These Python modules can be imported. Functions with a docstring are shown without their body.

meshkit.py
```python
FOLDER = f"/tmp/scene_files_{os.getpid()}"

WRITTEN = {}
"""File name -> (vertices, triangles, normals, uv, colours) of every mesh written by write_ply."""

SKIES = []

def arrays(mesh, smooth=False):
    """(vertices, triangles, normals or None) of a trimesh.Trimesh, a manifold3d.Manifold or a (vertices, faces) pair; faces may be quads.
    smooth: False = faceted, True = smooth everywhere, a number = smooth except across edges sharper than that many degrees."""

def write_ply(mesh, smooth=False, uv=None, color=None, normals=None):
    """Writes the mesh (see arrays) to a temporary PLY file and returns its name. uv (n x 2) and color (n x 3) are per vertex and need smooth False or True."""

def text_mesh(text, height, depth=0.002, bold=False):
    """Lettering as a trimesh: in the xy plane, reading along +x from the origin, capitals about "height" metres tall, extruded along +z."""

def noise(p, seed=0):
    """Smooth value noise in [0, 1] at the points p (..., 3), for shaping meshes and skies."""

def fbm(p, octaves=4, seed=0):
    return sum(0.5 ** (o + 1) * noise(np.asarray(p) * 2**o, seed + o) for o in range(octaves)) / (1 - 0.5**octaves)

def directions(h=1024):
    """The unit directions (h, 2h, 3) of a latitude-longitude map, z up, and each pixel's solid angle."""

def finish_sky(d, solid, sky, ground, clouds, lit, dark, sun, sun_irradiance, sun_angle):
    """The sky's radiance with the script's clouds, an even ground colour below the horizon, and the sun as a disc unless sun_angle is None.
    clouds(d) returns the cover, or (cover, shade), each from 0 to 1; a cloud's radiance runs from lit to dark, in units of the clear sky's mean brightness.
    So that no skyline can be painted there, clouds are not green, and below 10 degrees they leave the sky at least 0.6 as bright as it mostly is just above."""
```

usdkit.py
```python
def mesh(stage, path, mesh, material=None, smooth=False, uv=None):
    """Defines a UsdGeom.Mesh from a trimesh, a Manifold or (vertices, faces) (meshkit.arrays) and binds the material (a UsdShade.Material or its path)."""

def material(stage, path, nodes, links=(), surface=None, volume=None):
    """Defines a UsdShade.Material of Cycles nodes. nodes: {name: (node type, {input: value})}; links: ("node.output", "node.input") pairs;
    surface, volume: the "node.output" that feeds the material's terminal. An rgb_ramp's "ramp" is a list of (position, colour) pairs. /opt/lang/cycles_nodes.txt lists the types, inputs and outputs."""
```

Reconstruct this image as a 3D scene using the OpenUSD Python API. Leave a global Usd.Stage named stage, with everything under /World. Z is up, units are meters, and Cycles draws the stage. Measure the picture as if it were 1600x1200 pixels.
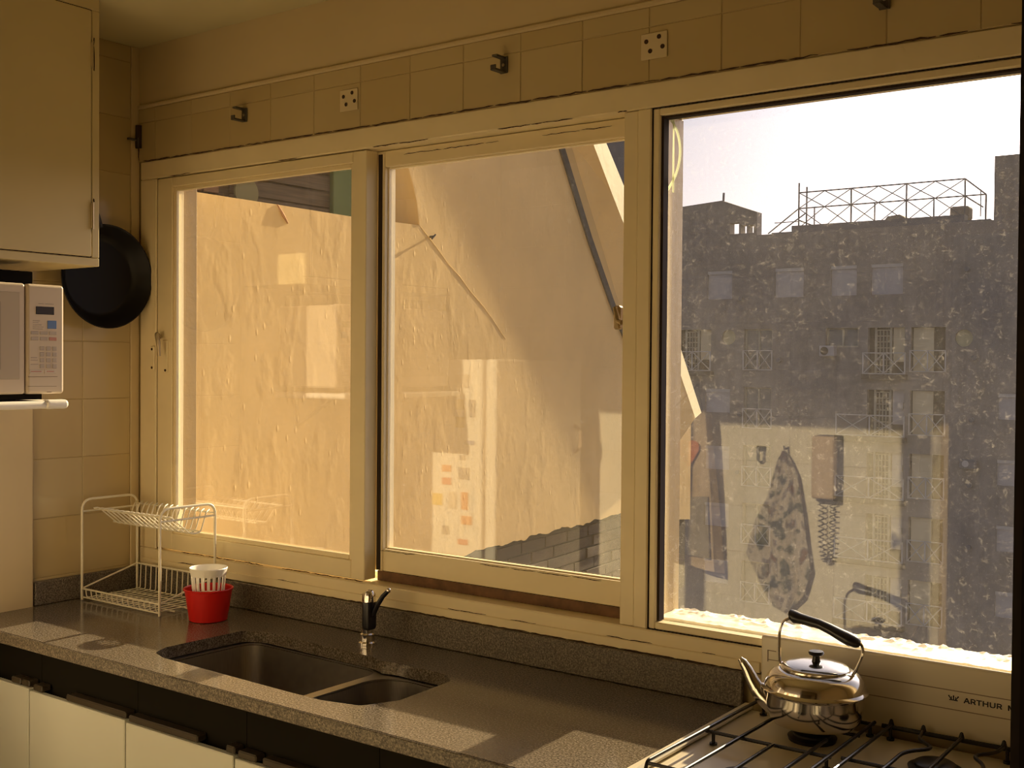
import math, random
import numpy as np, trimesh, manifold3d as m3, usdkit, meshkit
import shapely.geometry as sg
from shapely import affinity
from pxr import Usd, UsdGeom, UsdLux, UsdShade, Gf, Sdf, Vt

stage = Usd.Stage.CreateInMemory()
UsdGeom.SetStageUpAxis(stage, UsdGeom.Tokens.z)
UsdGeom.SetStageMetersPerUnit(stage, 1.0)
UsdGeom.Xform.Define(stage, '/World')
UsdGeom.Scope.Define(stage, '/World/Looks')
random.seed(7); rng = np.random.default_rng(7)
PI = math.pi

# ------------------------------------------------------------------ camera, sky, sun, exposure
EXPOSURE = 0.0
SUN_STRENGTH = 3.1
SUN_COLOUR = (1.0, 0.80, 0.50)
SUN_ELEVATION = 22.4            # degrees
SUN_TRAVEL_X = 0.040            # sideways travel per metre towards the room
SKY_STRENGTH = 0.054
SKY_AEROSOL = 8.0                # hazy summer air: a wide bright glow round the sun
SKY_TINT = (1.06, 0.96, 1.05)    # the camera's warm white balance
SKY_SATURATION = 0.55

CAM = np.array([3.132, -2.26, 1.627])
yaw, pitch, roll = (math.radians(a) for a in (36.16, -1.044, 0.45))
fwd = np.array([-math.sin(yaw) * math.cos(pitch), math.cos(yaw) * math.cos(pitch), math.sin(pitch)])
rgt = np.array([math.cos(yaw), math.sin(yaw), 0.0]); upv = np.cross(rgt, fwd)
r2 = math.cos(roll) * rgt + math.sin(roll) * upv
u2 = -math.sin(roll) * rgt + math.cos(roll) * upv
cam = UsdGeom.Camera.Define(stage, '/World/Camera')
mat = Gf.Matrix4d(*[float(v) for v in (*r2, 0, *u2, 0, *(-fwd), 0, *CAM, 1)])
cam.AddTransformOp().Set(mat)
cam.CreateHorizontalApertureAttr(36.0); cam.CreateVerticalApertureAttr(27.0)
cam.CreateFocalLengthAttr(36.0 * 1790 / 1600)
cam.CreateClippingRangeAttr(Gf.Vec2f(0.02, 500))
cam.CreateExposureAttr(EXPOSURE)

dome = UsdLux.DomeLight.Define(stage, '/World/Sky')
sky_m = usdkit.material(stage, '/World/Looks/sky_air', {
    's': ('sky_texture', {'sky_type': 'multiple_scattering', 'sun_disc': False, 'sun_elevation': math.radians(SUN_ELEVATION), 'sun_rotation': 0.0, 'aerosol_density': SKY_AEROSOL}),
    'h': ('hsv', {'saturation': SKY_SATURATION}), 't': ('mix_color', {'blend_type': 'multiply', 'fac': 1.0, 'b': SKY_TINT}),
    'b': ('background_shader', {'strength': SKY_STRENGTH})}, [('s.color', 'h.color'), ('h.color', 't.a'), ('t.result', 'b.color')], surface='b.background')
UsdShade.MaterialBindingAPI.Apply(dome.GetPrim()).Bind(sky_m)

sun = UsdLux.DistantLight.Define(stage, '/World/Sun')
sun.CreateColorAttr(Gf.Vec3f(*SUN_COLOUR)); sun.CreateIntensityAttr(SUN_STRENGTH); sun.CreateAngleAttr(0.6); sun.CreateNormalizeAttr(True)
_e = math.radians(SUN_ELEVATION)
_h = np.array([SUN_TRAVEL_X, -1.0]); _h /= np.linalg.norm(_h)
travel = np.array([_h[0] * math.cos(_e), _h[1] * math.cos(_e), -math.sin(_e)])
_z = -travel; _x = np.cross([0, 0, 1.0], _z); _x /= np.linalg.norm(_x); _y = np.cross(_z, _x)
sun.AddTransformOp().Set(Gf.Matrix4d(*[float(v) for v in (*_x, 0, *_y, 0, *_z, 0, 3, 30, 20, 1)]))

# ------------------------------------------------------------------ helpers: things and parts
counts = {}
origin = {}
def numbered(path):
    n = counts.get(path, 0); counts[path] = n + 1
    return path if n == 0 else '%s_%03d' % (path, n)

def tag(prim, label=None, cat=None, group=None, kind=None):
    for k, v in (('label', label), ('category', cat), ('group', group), ('kind', kind)):
        if v: prim.SetCustomDataByKey(k, v)
    return prim

def thing(name, label, cat, loc=(0, 0, 0), group=None, kind=None):
    p = numbered('/World/' + name)
    x = UsdGeom.Xform.Define(stage, p)
    x.AddTranslateOp().Set(Gf.Vec3d(*[float(v) for v in loc]))
    origin[p] = np.array(loc, float)
    return tag(x.GetPrim(), label, cat, group, kind)

def obj(name, mesh, m, parent, smooth=False, label=None, kind=None):
    pp = str(parent.GetPath())
    p = numbered(pp + '/' + name)
    o = origin[pp]; origin[p] = o
    v, f, n = meshkit.arrays(mesh, False)
    me = usdkit.mesh(stage, p, (v - o, f), m, smooth=smooth or 12)
    return tag(me.GetPrim(), label, None, None, kind)

def single(name, mesh, m, label, cat, smooth=False, group=None, kind=None):
    p = numbered('/World/' + name)
    v, f, n = meshkit.arrays(mesh, False)
    lo, hi = v.min(0), v.max(0)
    base = np.array([(lo[0] + hi[0]) / 2, (lo[1] + hi[1]) / 2, lo[2]])
    me = usdkit.mesh(stage, p, (v - base, f), m, smooth=smooth or 12)
    UsdGeom.Xformable(me).AddTranslateOp().Set(Gf.Vec3d(*[float(x) for x in base]))
    origin[p] = base
    return tag(me.GetPrim(), label, cat, group, kind)

def dup(src, loc, label, group=None):
    cd = src.GetCustomData()
    base = src.GetName()
    p = numbered('/World/' + base)
    x = UsdGeom.Xform.Define(stage, p)
    x.GetPrim().GetReferences().AddInternalReference(src.GetPath())
    op = x.GetOrderedXformOps()
    (op[0] if op else x.AddTranslateOp()).Set(Gf.Vec3d(*[float(v) for v in loc]))
    x.GetPrim().SetInstanceable(True)
    return tag(x.GetPrim(), label, cd.get('category'), group or cd.get('group'))

# ------------------------------------------------------------------ helpers: shapes
def box(x0, y0, z0, x1, y1, z1, b=0.0):
    x0, x1 = min(x0, x1), max(x0, x1); y0, y1 = min(y0, y1), max(y0, y1); z0, z1 = min(z0, z1), max(z0, z1)
    if b <= 0:
        t = trimesh.creation.box([x1 - x0, y1 - y0, z1 - z0]); t.apply_translation([(x0 + x1) / 2, (y0 + y1) / 2, (z0 + z1) / 2]); return t
    b = min(b, (x1 - x0) / 2.01, (y1 - y0) / 2.01, (z1 - z0) / 2.01)
    P = []
    for x, sx in ((x0, 1), (x1, -1)):
        for y, sy in ((y0, 1), (y1, -1)):
            for z, sz in ((z0, 1), (z1, -1)):
                P += [(x, y + sy * b, z + sz * b), (x + sx * b, y, z + sz * b), (x + sx * b, y + sy * b, z)]
    return to_tm(m3.Manifold.hull_points(np.array(P)))

def to_tm(m):
    mm = m.to_mesh(); return trimesh.Trimesh(mm.vert_properties[:, :3], mm.tri_verts, process=False)

def to_m3(t):
    return m3.Manifold(m3.Mesh(np.asarray(t.vertices, np.float32), np.asarray(t.faces, np.uint32)))

def rbox(x0, y0, z0, x1, y1, z1, r, seg=4):
    s = trimesh.creation.icosphere(2, r).vertices
    P = np.vstack([s + [x, y, z] for x in (x0 + r, x1 - r) for y in (y0 + r, y1 - r) for z in (z0 + r, z1 - r)])
    return to_tm(m3.Manifold.hull_points(P))

def cat(*ms):
    return trimesh.util.concatenate([m for m in ms])

def tube(P, r, n=8, closed=False):
    P = np.asarray(P, float); N = len(P)
    T = (np.roll(P, -1, 0) - np.roll(P, 1, 0)) if closed else np.gradient(P, axis=0)
    T /= np.linalg.norm(T, axis=1, keepdims=True) + 1e-12
    a = np.cross(T[0], [0, 0, 1.0] if abs(T[0][2]) < .9 else [1.0, 0, 0]); a /= np.linalg.norm(a)
    A = [a]
    for i in range(1, N):
        a = A[-1] - T[i] * (A[-1] @ T[i]); a /= np.linalg.norm(a) + 1e-12; A.append(a)
    A = np.array(A); B = np.cross(T, A)
    R = np.broadcast_to(np.asarray(r, float), (N,))[:, None, None]
    ang = np.arange(n) * 2 * PI / n
    V = (P[:, None] + R * (np.cos(ang)[None, :, None] * A[:, None] + np.sin(ang)[None, :, None] * B[:, None])).reshape(-1, 3)
    F = []
    M = N if closed else N - 1
    for i in range(M):
        k = (i + 1) % N
        for j in range(n):
            q = (j + 1) % n
            F += [[i * n + j, i * n + q, k * n + q], [i * n + j, k * n + q, k * n + j]]
    if not closed:
        V = np.vstack([V, P[0], P[-1]]); c0, c1 = len(V) - 2, len(V) - 1
        for j in range(n):
            q = (j + 1) % n
            F += [[c0, q, j], [c1, (N - 1) * n + j, (N - 1) * n + q]]
    return trimesh.Trimesh(V, np.array(F), process=False)

def rounded_path(P, r, seg=5):
    P = [np.array(p, float) for p in P]; out = [P[0]]
    for i in range(1, len(P) - 1):
        a, b, c = P[i - 1], P[i], P[i + 1]
        u = a - b; w = c - b; lu, lw = np.linalg.norm(u), np.linalg.norm(w)
        d = min(r, lu * .49, lw * .49); p, q = b + u / lu * d, b + w / lw * d
        for t in np.linspace(0, 1, seg + 1): out.append((1 - t) ** 2 * p + 2 * t * (1 - t) * b + t * t * q)
    out.append(P[-1]); return np.array(out)

def lathe(prof, centre=(0, 0, 0), n=48):
    """profile of (r, z), closed solid if it starts and ends at r=0"""
    prof = np.asarray(prof, float)
    V, F = [], []
    idx = []
    for r, z in prof:
        if r < 1e-6: idx.append([len(V)] * n); V.append([0, 0, z])
        else:
            idx.append(list(range(len(V), len(V) + n)))
            for k in range(n): V.append([r * math.cos(2 * PI * k / n), r * math.sin(2 * PI * k / n), z])
    for i in range(len(prof) - 1):
        for k in range(n):
            q = (k + 1) % n; a, b, c, d = idx[i][k], idx[i][q], idx[i + 1][q], idx[i + 1][k]
            if a != b: F.append([a, b, c])
            if c != d: F.append([a, c, d])
    t = trimesh.Trimesh(np.array(V) + centre, np.array(F), process=False)
    return t

def extrude(poly, h):
    ps = getattr(poly, 'geoms', [poly])
    return trimesh.util.concatenate([trimesh.creation.extrude_polygon(p, h, engine='earcut') for p in ps])

def to_plane(t, o, ax, ay, az):
    """maps a mesh drawn in xy, extruded along z, to origin o with axes ax, ay, az"""
    R = np.eye(4); R[:3, 0], R[:3, 1], R[:3, 2], R[:3, 3] = ax, ay, az, o
    t = t.copy(); t.apply_transform(R)
    if np.linalg.det(R[:3, :3]) < 0: t.invert()
    return t

def xz_prism(poly, y0, y1):
    """polygon in (x, z), extruded from y0 to y1"""
    return to_plane(extrude(poly, abs(y1 - y0)), (0, max(y0, y1), 0), (1, 0, 0), (0, 0, 1), (0, -1, 0))

def yz_prism(poly, x0, x1):
    return to_plane(extrude(poly, abs(x1 - x0)), (min(x0, x1), 0, 0), (0, 1, 0), (0, 0, 1), (1, 0, 0))

def disc(c, axis, r, h, n=24):
    t = trimesh.creation.cylinder(radius=r, height=h, sections=n)
    a = np.asarray(axis, float); a /= np.linalg.norm(a)
    T = trimesh.geometry.align_vectors([0, 0, 1], a); t.apply_transform(T); t.apply_translation(c); return t

def crack(x0, x1, z, y, w=0.0022, seed=0, density=0.75, slope=0.0):
    """an irregular dark split in old paint, along x on the face y: thin raised flakes of real geometry"""
    r = np.random.default_rng(seed); out = []; x = x0
    while x < x1:
        L = r.uniform(.03, .14)
        if r.random() < density:
            n = max(3, int(L / .012)); xs = np.linspace(x, min(x + L, x1), n)
            wob = r.normal(0, .0007, n); ww = w * (.4 + .6 * r.random(n)); ww[0] = ww[-1] = w * .15
            top = np.c_[xs, np.full(n, y), z + wob + ww / 2 + slope * (xs - x0)]; bot = np.c_[xs, np.full(n, y), z + wob - ww / 2 + slope * (xs - x0)]
            back = [0, .003, 0]
            V = np.vstack([top, bot, top + back, bot + back]); F = []
            for i in range(n - 1):
                F += [[i, n + i, n + i + 1], [i, n + i + 1, i + 1], [2 * n + i, i, i + 1], [2 * n + i, i + 1, 2 * n + i + 1], [n + i, 3 * n + i, 3 * n + i + 1], [n + i, 3 * n + i + 1, n + i + 1]]
            out.append(trimesh.Trimesh(V, np.array(F), process=False))
        x += L * 1.05
    return trimesh.util.concatenate(out)

# ------------------------------------------------------------------ materials
def mat_(name, nodes, links, surface):
    return usdkit.material(stage, '/World/Looks/' + name, nodes, links, surface=surface)

def M(name, col, rough=.5, metal=0., var=0., vscale=6., bump=0., bscale=60., spec=.5, dirt=None, dirt_scale=9., dirt_at=(.62, .75), coat=0., detail=4., stretch=(1, 1, 1), extra=None):
    col = tuple(col); n = {'p': ('principled_bsdf', {'base_color': col, 'roughness': rough, 'metallic': metal, 'specular_ior_level': spec, 'coat_weight': coat})}
    L = []
    if var or bump or dirt:
        n['g'] = ('geometry', {}); n['mp'] = ('mapping', {'scale': stretch}); L.append(('g.position', 'mp.vector'))
    cur = None
    if var:
        n['n'] = ('noise_texture', {'scale': vscale, 'detail': detail, 'roughness': .6})
        n['r'] = ('rgb_ramp', {'ramp': [(.3, tuple(c * (1 - var) for c in col)), (.7, tuple(min(1, c * (1 + var)) for c in col))]})
        L += [('mp.vector', 'n.vector'), ('n.fac', 'r.fac')]; cur = 'r.color'
    if dirt:
        n['dn'] = ('noise_texture', {'scale': dirt_scale, 'detail': 6., 'roughness': .7})
        n['dr'] = ('rgb_ramp', {'ramp': [(dirt_at[0], (0, 0, 0)), (dirt_at[1], (1, 1, 1))]})
        n['dm'] = ('mix_color', {'blend_type': 'mix', 'b': dirt, 'a': col})
        n['bw'] = ('rgb_to_bw', {})
        L += [('mp.vector', 'dn.vector'), ('dn.fac', 'dr.fac'), ('dr.color', 'bw.color'), ('bw.val', 'dm.fac')]
        if cur: L.append((cur, 'dm.a'))
        cur = 'dm.result'
    if cur: L.append((cur, 'p.base_color'))
    if bump:
        n['bn'] = ('noise_texture', {'scale': bscale, 'detail': 3.}); n['b'] = ('bump', {'strength': bump, 'distance': .01})
        L += [('mp.vector', 'bn.vector'), ('bn.fac', 'b.height'), ('b.normal', 'p.normal')]
    return mat_(name, n, L, 'p.BSDF')

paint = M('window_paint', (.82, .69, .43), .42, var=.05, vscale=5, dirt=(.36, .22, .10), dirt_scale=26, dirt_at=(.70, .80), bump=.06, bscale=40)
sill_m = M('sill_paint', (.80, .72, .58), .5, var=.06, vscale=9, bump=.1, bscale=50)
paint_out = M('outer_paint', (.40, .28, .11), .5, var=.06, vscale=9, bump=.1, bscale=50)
crack_m = M('crack_dark', (.07, .035, .015), .9)
groove_m = M('groove_dark', (.035, .02, .012), .9)
rust_m = M('track_rust', (.16, .08, .035), .8, var=.4, vscale=20)
tile_a = M('tile_cream', (.545, .43, .225), .16, var=.03, vscale=3, bump=.01, bscale=8)
tile_b = M('tile_cream_warm', (.525, .405, .20), .18, var=.03, vscale=3, bump=.01, bscale=8)
tile_w = M('tile_white', (.86, .78, .60), .16, var=.02, vscale=3)
tile_w2 = M('tile_white_pale', (.88, .81, .64), .16, var=.02, vscale=3)
grout = M('grout', (.47, .36, .18), .8)
grout_w = M('grout_pale', (.62, .54, .38), .8)
plaster = M('wall_plaster', (.64, .51, .29), .75, var=.04, vscale=2, bump=.08, bscale=30)
ceil_m = M('ceiling_paint', (.62, .55, .32), .8, var=.04, vscale=1.5)
floor_m = M('floor_tile', (.42, .33, .22), .4, var=.15, vscale=4)
hall_m = M('hall_paint', (.42, .34, .22), .8)
dark_jamb = M('dark_jamb', (.025, .016, .014), .7)
cab_m = M('cabinet_laminate', (.62, .51, .27), .38, var=.03, vscale=3)
base_m = M('base_door_laminate', (.57, .565, .49), .4, var=.02, vscale=3)
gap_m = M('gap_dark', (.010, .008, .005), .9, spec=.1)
handle_brown = M('handle_brown', (.04, .028, .016), .45)
hinge_m = M('hinge_metal', (.55, .45, .28), .4, .6)
steel = M('sink_steel', (.50, .46, .40), .32, 1., var=.1, vscale=30, stretch=(1, 20, 1))
chrome = M('chrome', (.86, .82, .78), .09, 1.)
kettle_m = M('kettle_steel', (.74, .70, .65), .12, 1.)
wire_m = M('wire_white', (.85, .78, .60), .35)
red_m = M('red_plastic', (.58, .012, .008), .38, spec=.4)
white_pl = M('white_plastic', (.90, .86, .78), .35)
black_pl = M('black_plastic', (.012, .010, .014), .28)
nonstick = M('pan_nonstick', (.008, .007, .007), .42, spec=.22)
pan_out = M('pan_outside', (.020, .019, .018), .3)
mw_m = M('microwave_shell', (.60, .49, .36), .4)
mw_door = M('microwave_window', (.44, .36, .26), .4)
mw_pane = M('microwave_pane', (.34, .27, .19), .35)
mw_line = M('microwave_line', (.30, .22, .15), .5)
display_m = M('display_dark', (.03, .02, .014), .25)
blue_m = M('blue_button', (.10, .18, .38), .5)
key_m = M('key_grey', (.44, .36, .29), .6)
key_m2 = M('key_light', (.58, .48, .38), .6)
red_key = M('key_red', (.50, .22, .16), .6)
enamel = M('stove_enamel', (.78, .70, .54), .22)
print_m = M('print_dark', (.02, .015, .015), .6)
grate_m = M('grate_black', (.014, .011, .012), .32)
bracket_m = M('bracket_iron', (.10, .085, .065), .55, .3)
patch_m = M('patch_cream', (.68, .56, .34), .4)
hole_m = M('hole_dark', (.05, .025, .012), .9)
brass_m = M('catch_metal', (.42, .32, .18), .35, .7)
fridge_m = M('fridge_white', (.88, .82, .68), .35)
gasket_m = M('gasket', (.25, .2, .15), .8)
phone_m = M('phone_tan', (.62, .45, .28), .45)
phone_dk = M('phone_dark', (.05, .045, .04), .5)
potholder_m = M('potholder_orange', (.70, .22, .06), .9)
shutter_m = M('shutter_grey', (.47, .44, .42), .6, var=.05, vscale=2)
facade_m = M('facade_grey', (.25, .222, .20), .9, var=.16, vscale=1.6, stretch=(1, 1, .35))
facade_rec = M('facade_recess', (.075, .065, .055), .9)
fwin_m = M('far_glass', (.20, .20, .19), .2)
fframe_m = M('far_frame', (.42, .38, .28), .6)
fcream_m = M('far_cream', (.66, .55, .34), .7)
frail_m = M('far_rail', (.52, .49, .45), .6)
roofdk_m = M('roof_dark', (.16, .16, .18), .8)
porth_m = M('porthole_cream', (.55, .48, .26), .6)
green_m = M('green_panel', (.19, .25, .045), .8, var=.1, vscale=3)
brown_m = M('brown_siding', (.20, .13, .065), .9, var=.35, vscale=6, stretch=(1, .6, 14))
brick_r = M('brick_red', (.42, .22, .10), .9, var=.2, vscale=12)
brick_d = M('brick_brown', (.075, .048, .025), .9, var=.25, vscale=14)
brick_e = M('brick_brown_pale', (.10, .064, .034), .9, var=.25, vscale=14)
mortar_m = M('mortar', (.055, .038, .022), .95)
strip_m = M('dark_strip', (.10, .088, .075), .95, var=.3, vscale=30)
coping_m = M('coping_cream', (.86, .72, .45), .8, var=.04, vscale=5, bump=.2, bscale=20)
ground_m = M('ground', (.25, .22, .18), .9)

# stucco of the yellow wall: lumps and drips
_c = (.77, .54, .235)
stucco = mat_('yellow_stucco', {
    'g': ('geometry', {}), 'mp': ('mapping', {'scale': (1, 1, .55), 'rotation': (.5, 0, 0)}),
    'n1': ('noise_texture', {'scale': 3., 'detail': 4.}), 'r1': ('rgb_ramp', {'ramp': [(.3, tuple(c * .93 for c in _c)), (.7, tuple(min(1, c * 1.06) for c in _c))]}),
    'v': ('noise_texture', {'scale': 11., 'detail': 3., 'roughness': .5}), 'vr': ('rgb_ramp', {'ramp': [(.50, (0, 0, 0)), (.72, (1, 1, 1))]}),
    'f': ('noise_texture', {'scale': 60., 'detail': 4.}),
    'sp': ('voronoi_texture', {'scale': 21., 'randomness': 1.}), 'spr': ('rgb_ramp', {'ramp': [(0., (1, 1, 1)), (.16, (0, 0, 0))]}),
    'b1': ('bump', {'strength': .085, 'distance': .012}), 'b2': ('bump', {'strength': .10, 'distance': .003}), 'b3': ('bump', {'strength': .18, 'distance': .008}),
    'p': ('principled_bsdf', {'roughness': .85, 'specular_ior_level': .2})},
    [('g.position', 'mp.vector'), ('g.position', 'n1.vector'), ('n1.fac', 'r1.fac'), ('r1.color', 'p.base_color'), ('mp.vector', 'v.vector'), ('v.fac', 'vr.fac'), ('vr.color', 'b1.height'),
     ('g.position', 'f.vector'), ('f.fac', 'b2.height'), ('b1.normal', 'b2.normal'), ('mp.vector', 'sp.vector'), ('sp.distance', 'spr.fac'), ('spr.color', 'b3.height'), ('b2.normal', 'b3.normal'), ('b3.normal', 'p.normal')], 'p.BSDF')

granite = mat_('granite', {
    'g': ('geometry', {}),
    'n': ('noise_texture', {'scale': 230., 'detail': 3., 'roughness': .7}),
    'r': ('rgb_ramp', {'ramp': [(.30, (.022, .018, .014)), (.44, (.095, .076, .056)), (.55, (.185, .152, .115)), (.70, (.33, .28, .215))]}),
    'v': ('voronoi_texture', {'scale': 150., 'randomness': 1.}), 'vr': ('rgb_ramp', {'ramp': [(.0, (.25, .22, .2)), (.25, (1, 1, 1))]}),
    'm': ('mix_color', {'blend_type': 'multiply', 'fac': .65}),
    'p': ('principled_bsdf', {'roughness': .13, 'specular_ior_level': .5})},
    [('g.position', 'n.vector'), ('n.fac', 'r.fac'), ('g.position', 'v.vector'), ('v.distance', 'vr.fac'), ('r.color', 'm.a'), ('vr.color', 'm.b'), ('m.result', 'p.base_color')], 'p.BSDF')
granite_rough = mat_('granite_edge', {
    'g': ('geometry', {}),
    'n': ('noise_texture', {'scale': 230., 'detail': 3., 'roughness': .7}),
    'r': ('rgb_ramp', {'ramp': [(.30, (.025, .02, .015)), (.46, (.10, .08, .058)), (.58, (.20, .165, .122)), (.72, (.34, .285, .215))]}),
    'p': ('principled_bsdf', {'roughness': .45})},
    [('g.position', 'n.vector'), ('n.fac', 'r.fac'), ('r.color', 'p.base_color')], 'p.BSDF')

towel_m = mat_('towel_print', {
    'g': ('geometry', {}),
    'n': ('noise_texture', {'scale': 15., 'detail': 3., 'roughness': .6, 'distortion': .4}),
    'r': ('rgb_ramp', {'ramp': [(.36, (.06, .065, .035)), (.42, (.15, .15, .09)), (.455, (.48, .42, .33)), (.56, (.60, .52, .42)), (.61, (.20, .18, .16)), (.68, (.22, .10, .03))]}),
    'p': ('principled_bsdf', {'roughness': .95})},
    [('g.position', 'n.vector'), ('n.fac', 'r.fac'), ('r.color', 'p.base_color')], 'p.BSDF')

def glass(name, dust, speck, speck_scale=70., tint=.95):
    """window pane: clear with mirror reflection by angle, and a film of dust that catches the sun"""
    return mat_(name, {
        'g': ('geometry', {}), 't': ('transparent_bsdf', {'color': (tint, tint, tint * .985)}),
        'gl': ('glossy_bsdf', {'color': (1, 1, 1), 'roughness': 0.}), 'f': ('fresnel', {}), 'ior': ('math', {'math_type': 'multiply_add', 'value2': 1 / 1.62 - 1.62, 'value3': 1.62}),
        'mx': ('mix_closure', {}),
        'd1': ('diffuse_bsdf', {'color': (.75, .70, .62)}), 'd2': ('translucent_bsdf', {'color': (.75, .70, .62)}), 'dd': ('mix_closure', {'fac': .5}),
        'n1': ('noise_texture', {'scale': 5., 'detail': 4., 'roughness': .65}), 'n2': ('noise_texture', {'scale': speck_scale, 'detail': 3., 'distortion': 1.2}),
        'r2': ('rgb_ramp', {'ramp': [(.60, (0, 0, 0)), (.74, (1, 1, 1))]}), 'bw': ('rgb_to_bw', {}),
        'v': ('voronoi_texture', {'scale': 130., 'randomness': 1.}), 'vr': ('rgb_ramp', {'ramp': [(.0, (1, 1, 1)), (.10, (0, 0, 0))]}), 'bv': ('rgb_to_bw', {}),
        'm0': ('math', {'math_type': 'multiply', 'value2': speck}), 'm1': ('math', {'math_type': 'multiply'}), 'm2': ('math', {'math_type': 'multiply_add', 'value2': dust * 1.2, 'value3': 0.}),
        'm3': ('math', {'math_type': 'multiply', 'value2': speck * 2.}), 'm4': ('math', {'math_type': 'add'}), 'a': ('math', {'math_type': 'add', 'use_clamp': True}),
        'mo': ('mix_closure', {})},
        [('g.backfacing', 'ior.value1'), ('ior.value', 'f.IOR'), ('g.position', 'n1.vector'), ('g.position', 'n2.vector'), ('n2.fac', 'r2.fac'), ('r2.color', 'bw.color'), ('bw.val', 'm1.value1'), ('n1.fac', 'm1.value2'), ('m1.value', 'm0.value1'),
         ('g.position', 'v.vector'), ('v.distance', 'vr.fac'), ('vr.color', 'bv.color'), ('bv.val', 'm3.value1'),
         ('n1.fac', 'm2.value1'), ('m2.value', 'm4.value1'), ('m0.value', 'm4.value2'), ('m4.value', 'a.value1'), ('m3.value', 'a.value2'),
         ('f.fac', 'mx.fac'), ('t.BSDF', 'mx.closure1'), ('gl.BSDF', 'mx.closure2'),
         ('d1.BSDF', 'dd.closure1'), ('d2.BSDF', 'dd.closure2'), ('a.value', 'mo.fac'), ('mx.closure', 'mo.closure1'), ('dd.closure', 'mo.closure2')], 'mo.closure')
glass_1 = glass('pane_left', .012, .03)
glass_2 = glass('pane_middle', .010, .05, 100.)
glass_3 = glass('pane_right', .032, .22, 100., .93)
glass_edge = mat_('pane_edge', {'d': ('diffuse_bsdf', {'color': (.85, .88, .74)}), 't': ('translucent_bsdf', {'color': (.85, .88, .74)}), 'm': ('mix_closure', {'fac': .8})}, [('d.BSDF', 'm.closure1'), ('t.BSDF', 'm.closure2')], 'm.closure')

# ================================================================== THE ROOM
ZC, ZCEIL = 0.9, 2.62
T = 0.1768
def add_tiles(parent, rects, mats, place, seed):
    r = np.random.default_rng(seed)
    for q in rects:
        obj('tile', place(*q, r.uniform(-.0004, .0006)), mats[int(r.random() * len(mats))], parent)

# floor and ceiling
single('floor', box(-.2, -4.6, -.1, 4.3, .15, 0), floor_m, 'brown kitchen and hall floor below the counter', 'floor', kind='structure')
single('ceiling', box(-.2, -4.6, ZCEIL, 4.3, .15, ZCEIL + .12), ceil_m, 'dim cream painted ceiling above the window wall', 'ceiling', kind='structure')

# wall_left
wl = thing('wall_left', 'left wall of large square cream tiles behind the frying pan', 'wall', (0, 0, 0), kind='structure')
obj('wall_body', box(-.2, -1.9, 0, -.0016, .15, ZCEIL), grout, wl)
J = .0008
rows = [0.800 + T * i for i in range(0, 11)]
rl = []
for z in rows:
    z0, z1 = max(z, .80), min(z + T, ZCEIL)
    if z1 - z0 < .02: continue
    for y0, y1 in ((-.372, -.203), (-.203, -.034)):
        rl.append((y0, z0, y1, z1))
add_tiles(wl, rl, [tile_a, tile_b, tile_a], lambda y0, z0, y1, z1, d: box(-.007, y0 + J, z0 + J, d, y1 - J, z1 - J, .0012), 3)
obj('corner_strip', box(-.007, -.0335, .8, .004, -.002, ZCEIL, .002), plaster, wl)
obj('pier', box(-.007, -1.9, 0, .020, -.375, ZCEIL, .006), plaster, wl, label='plain plastered pier beside the tiles')

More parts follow.
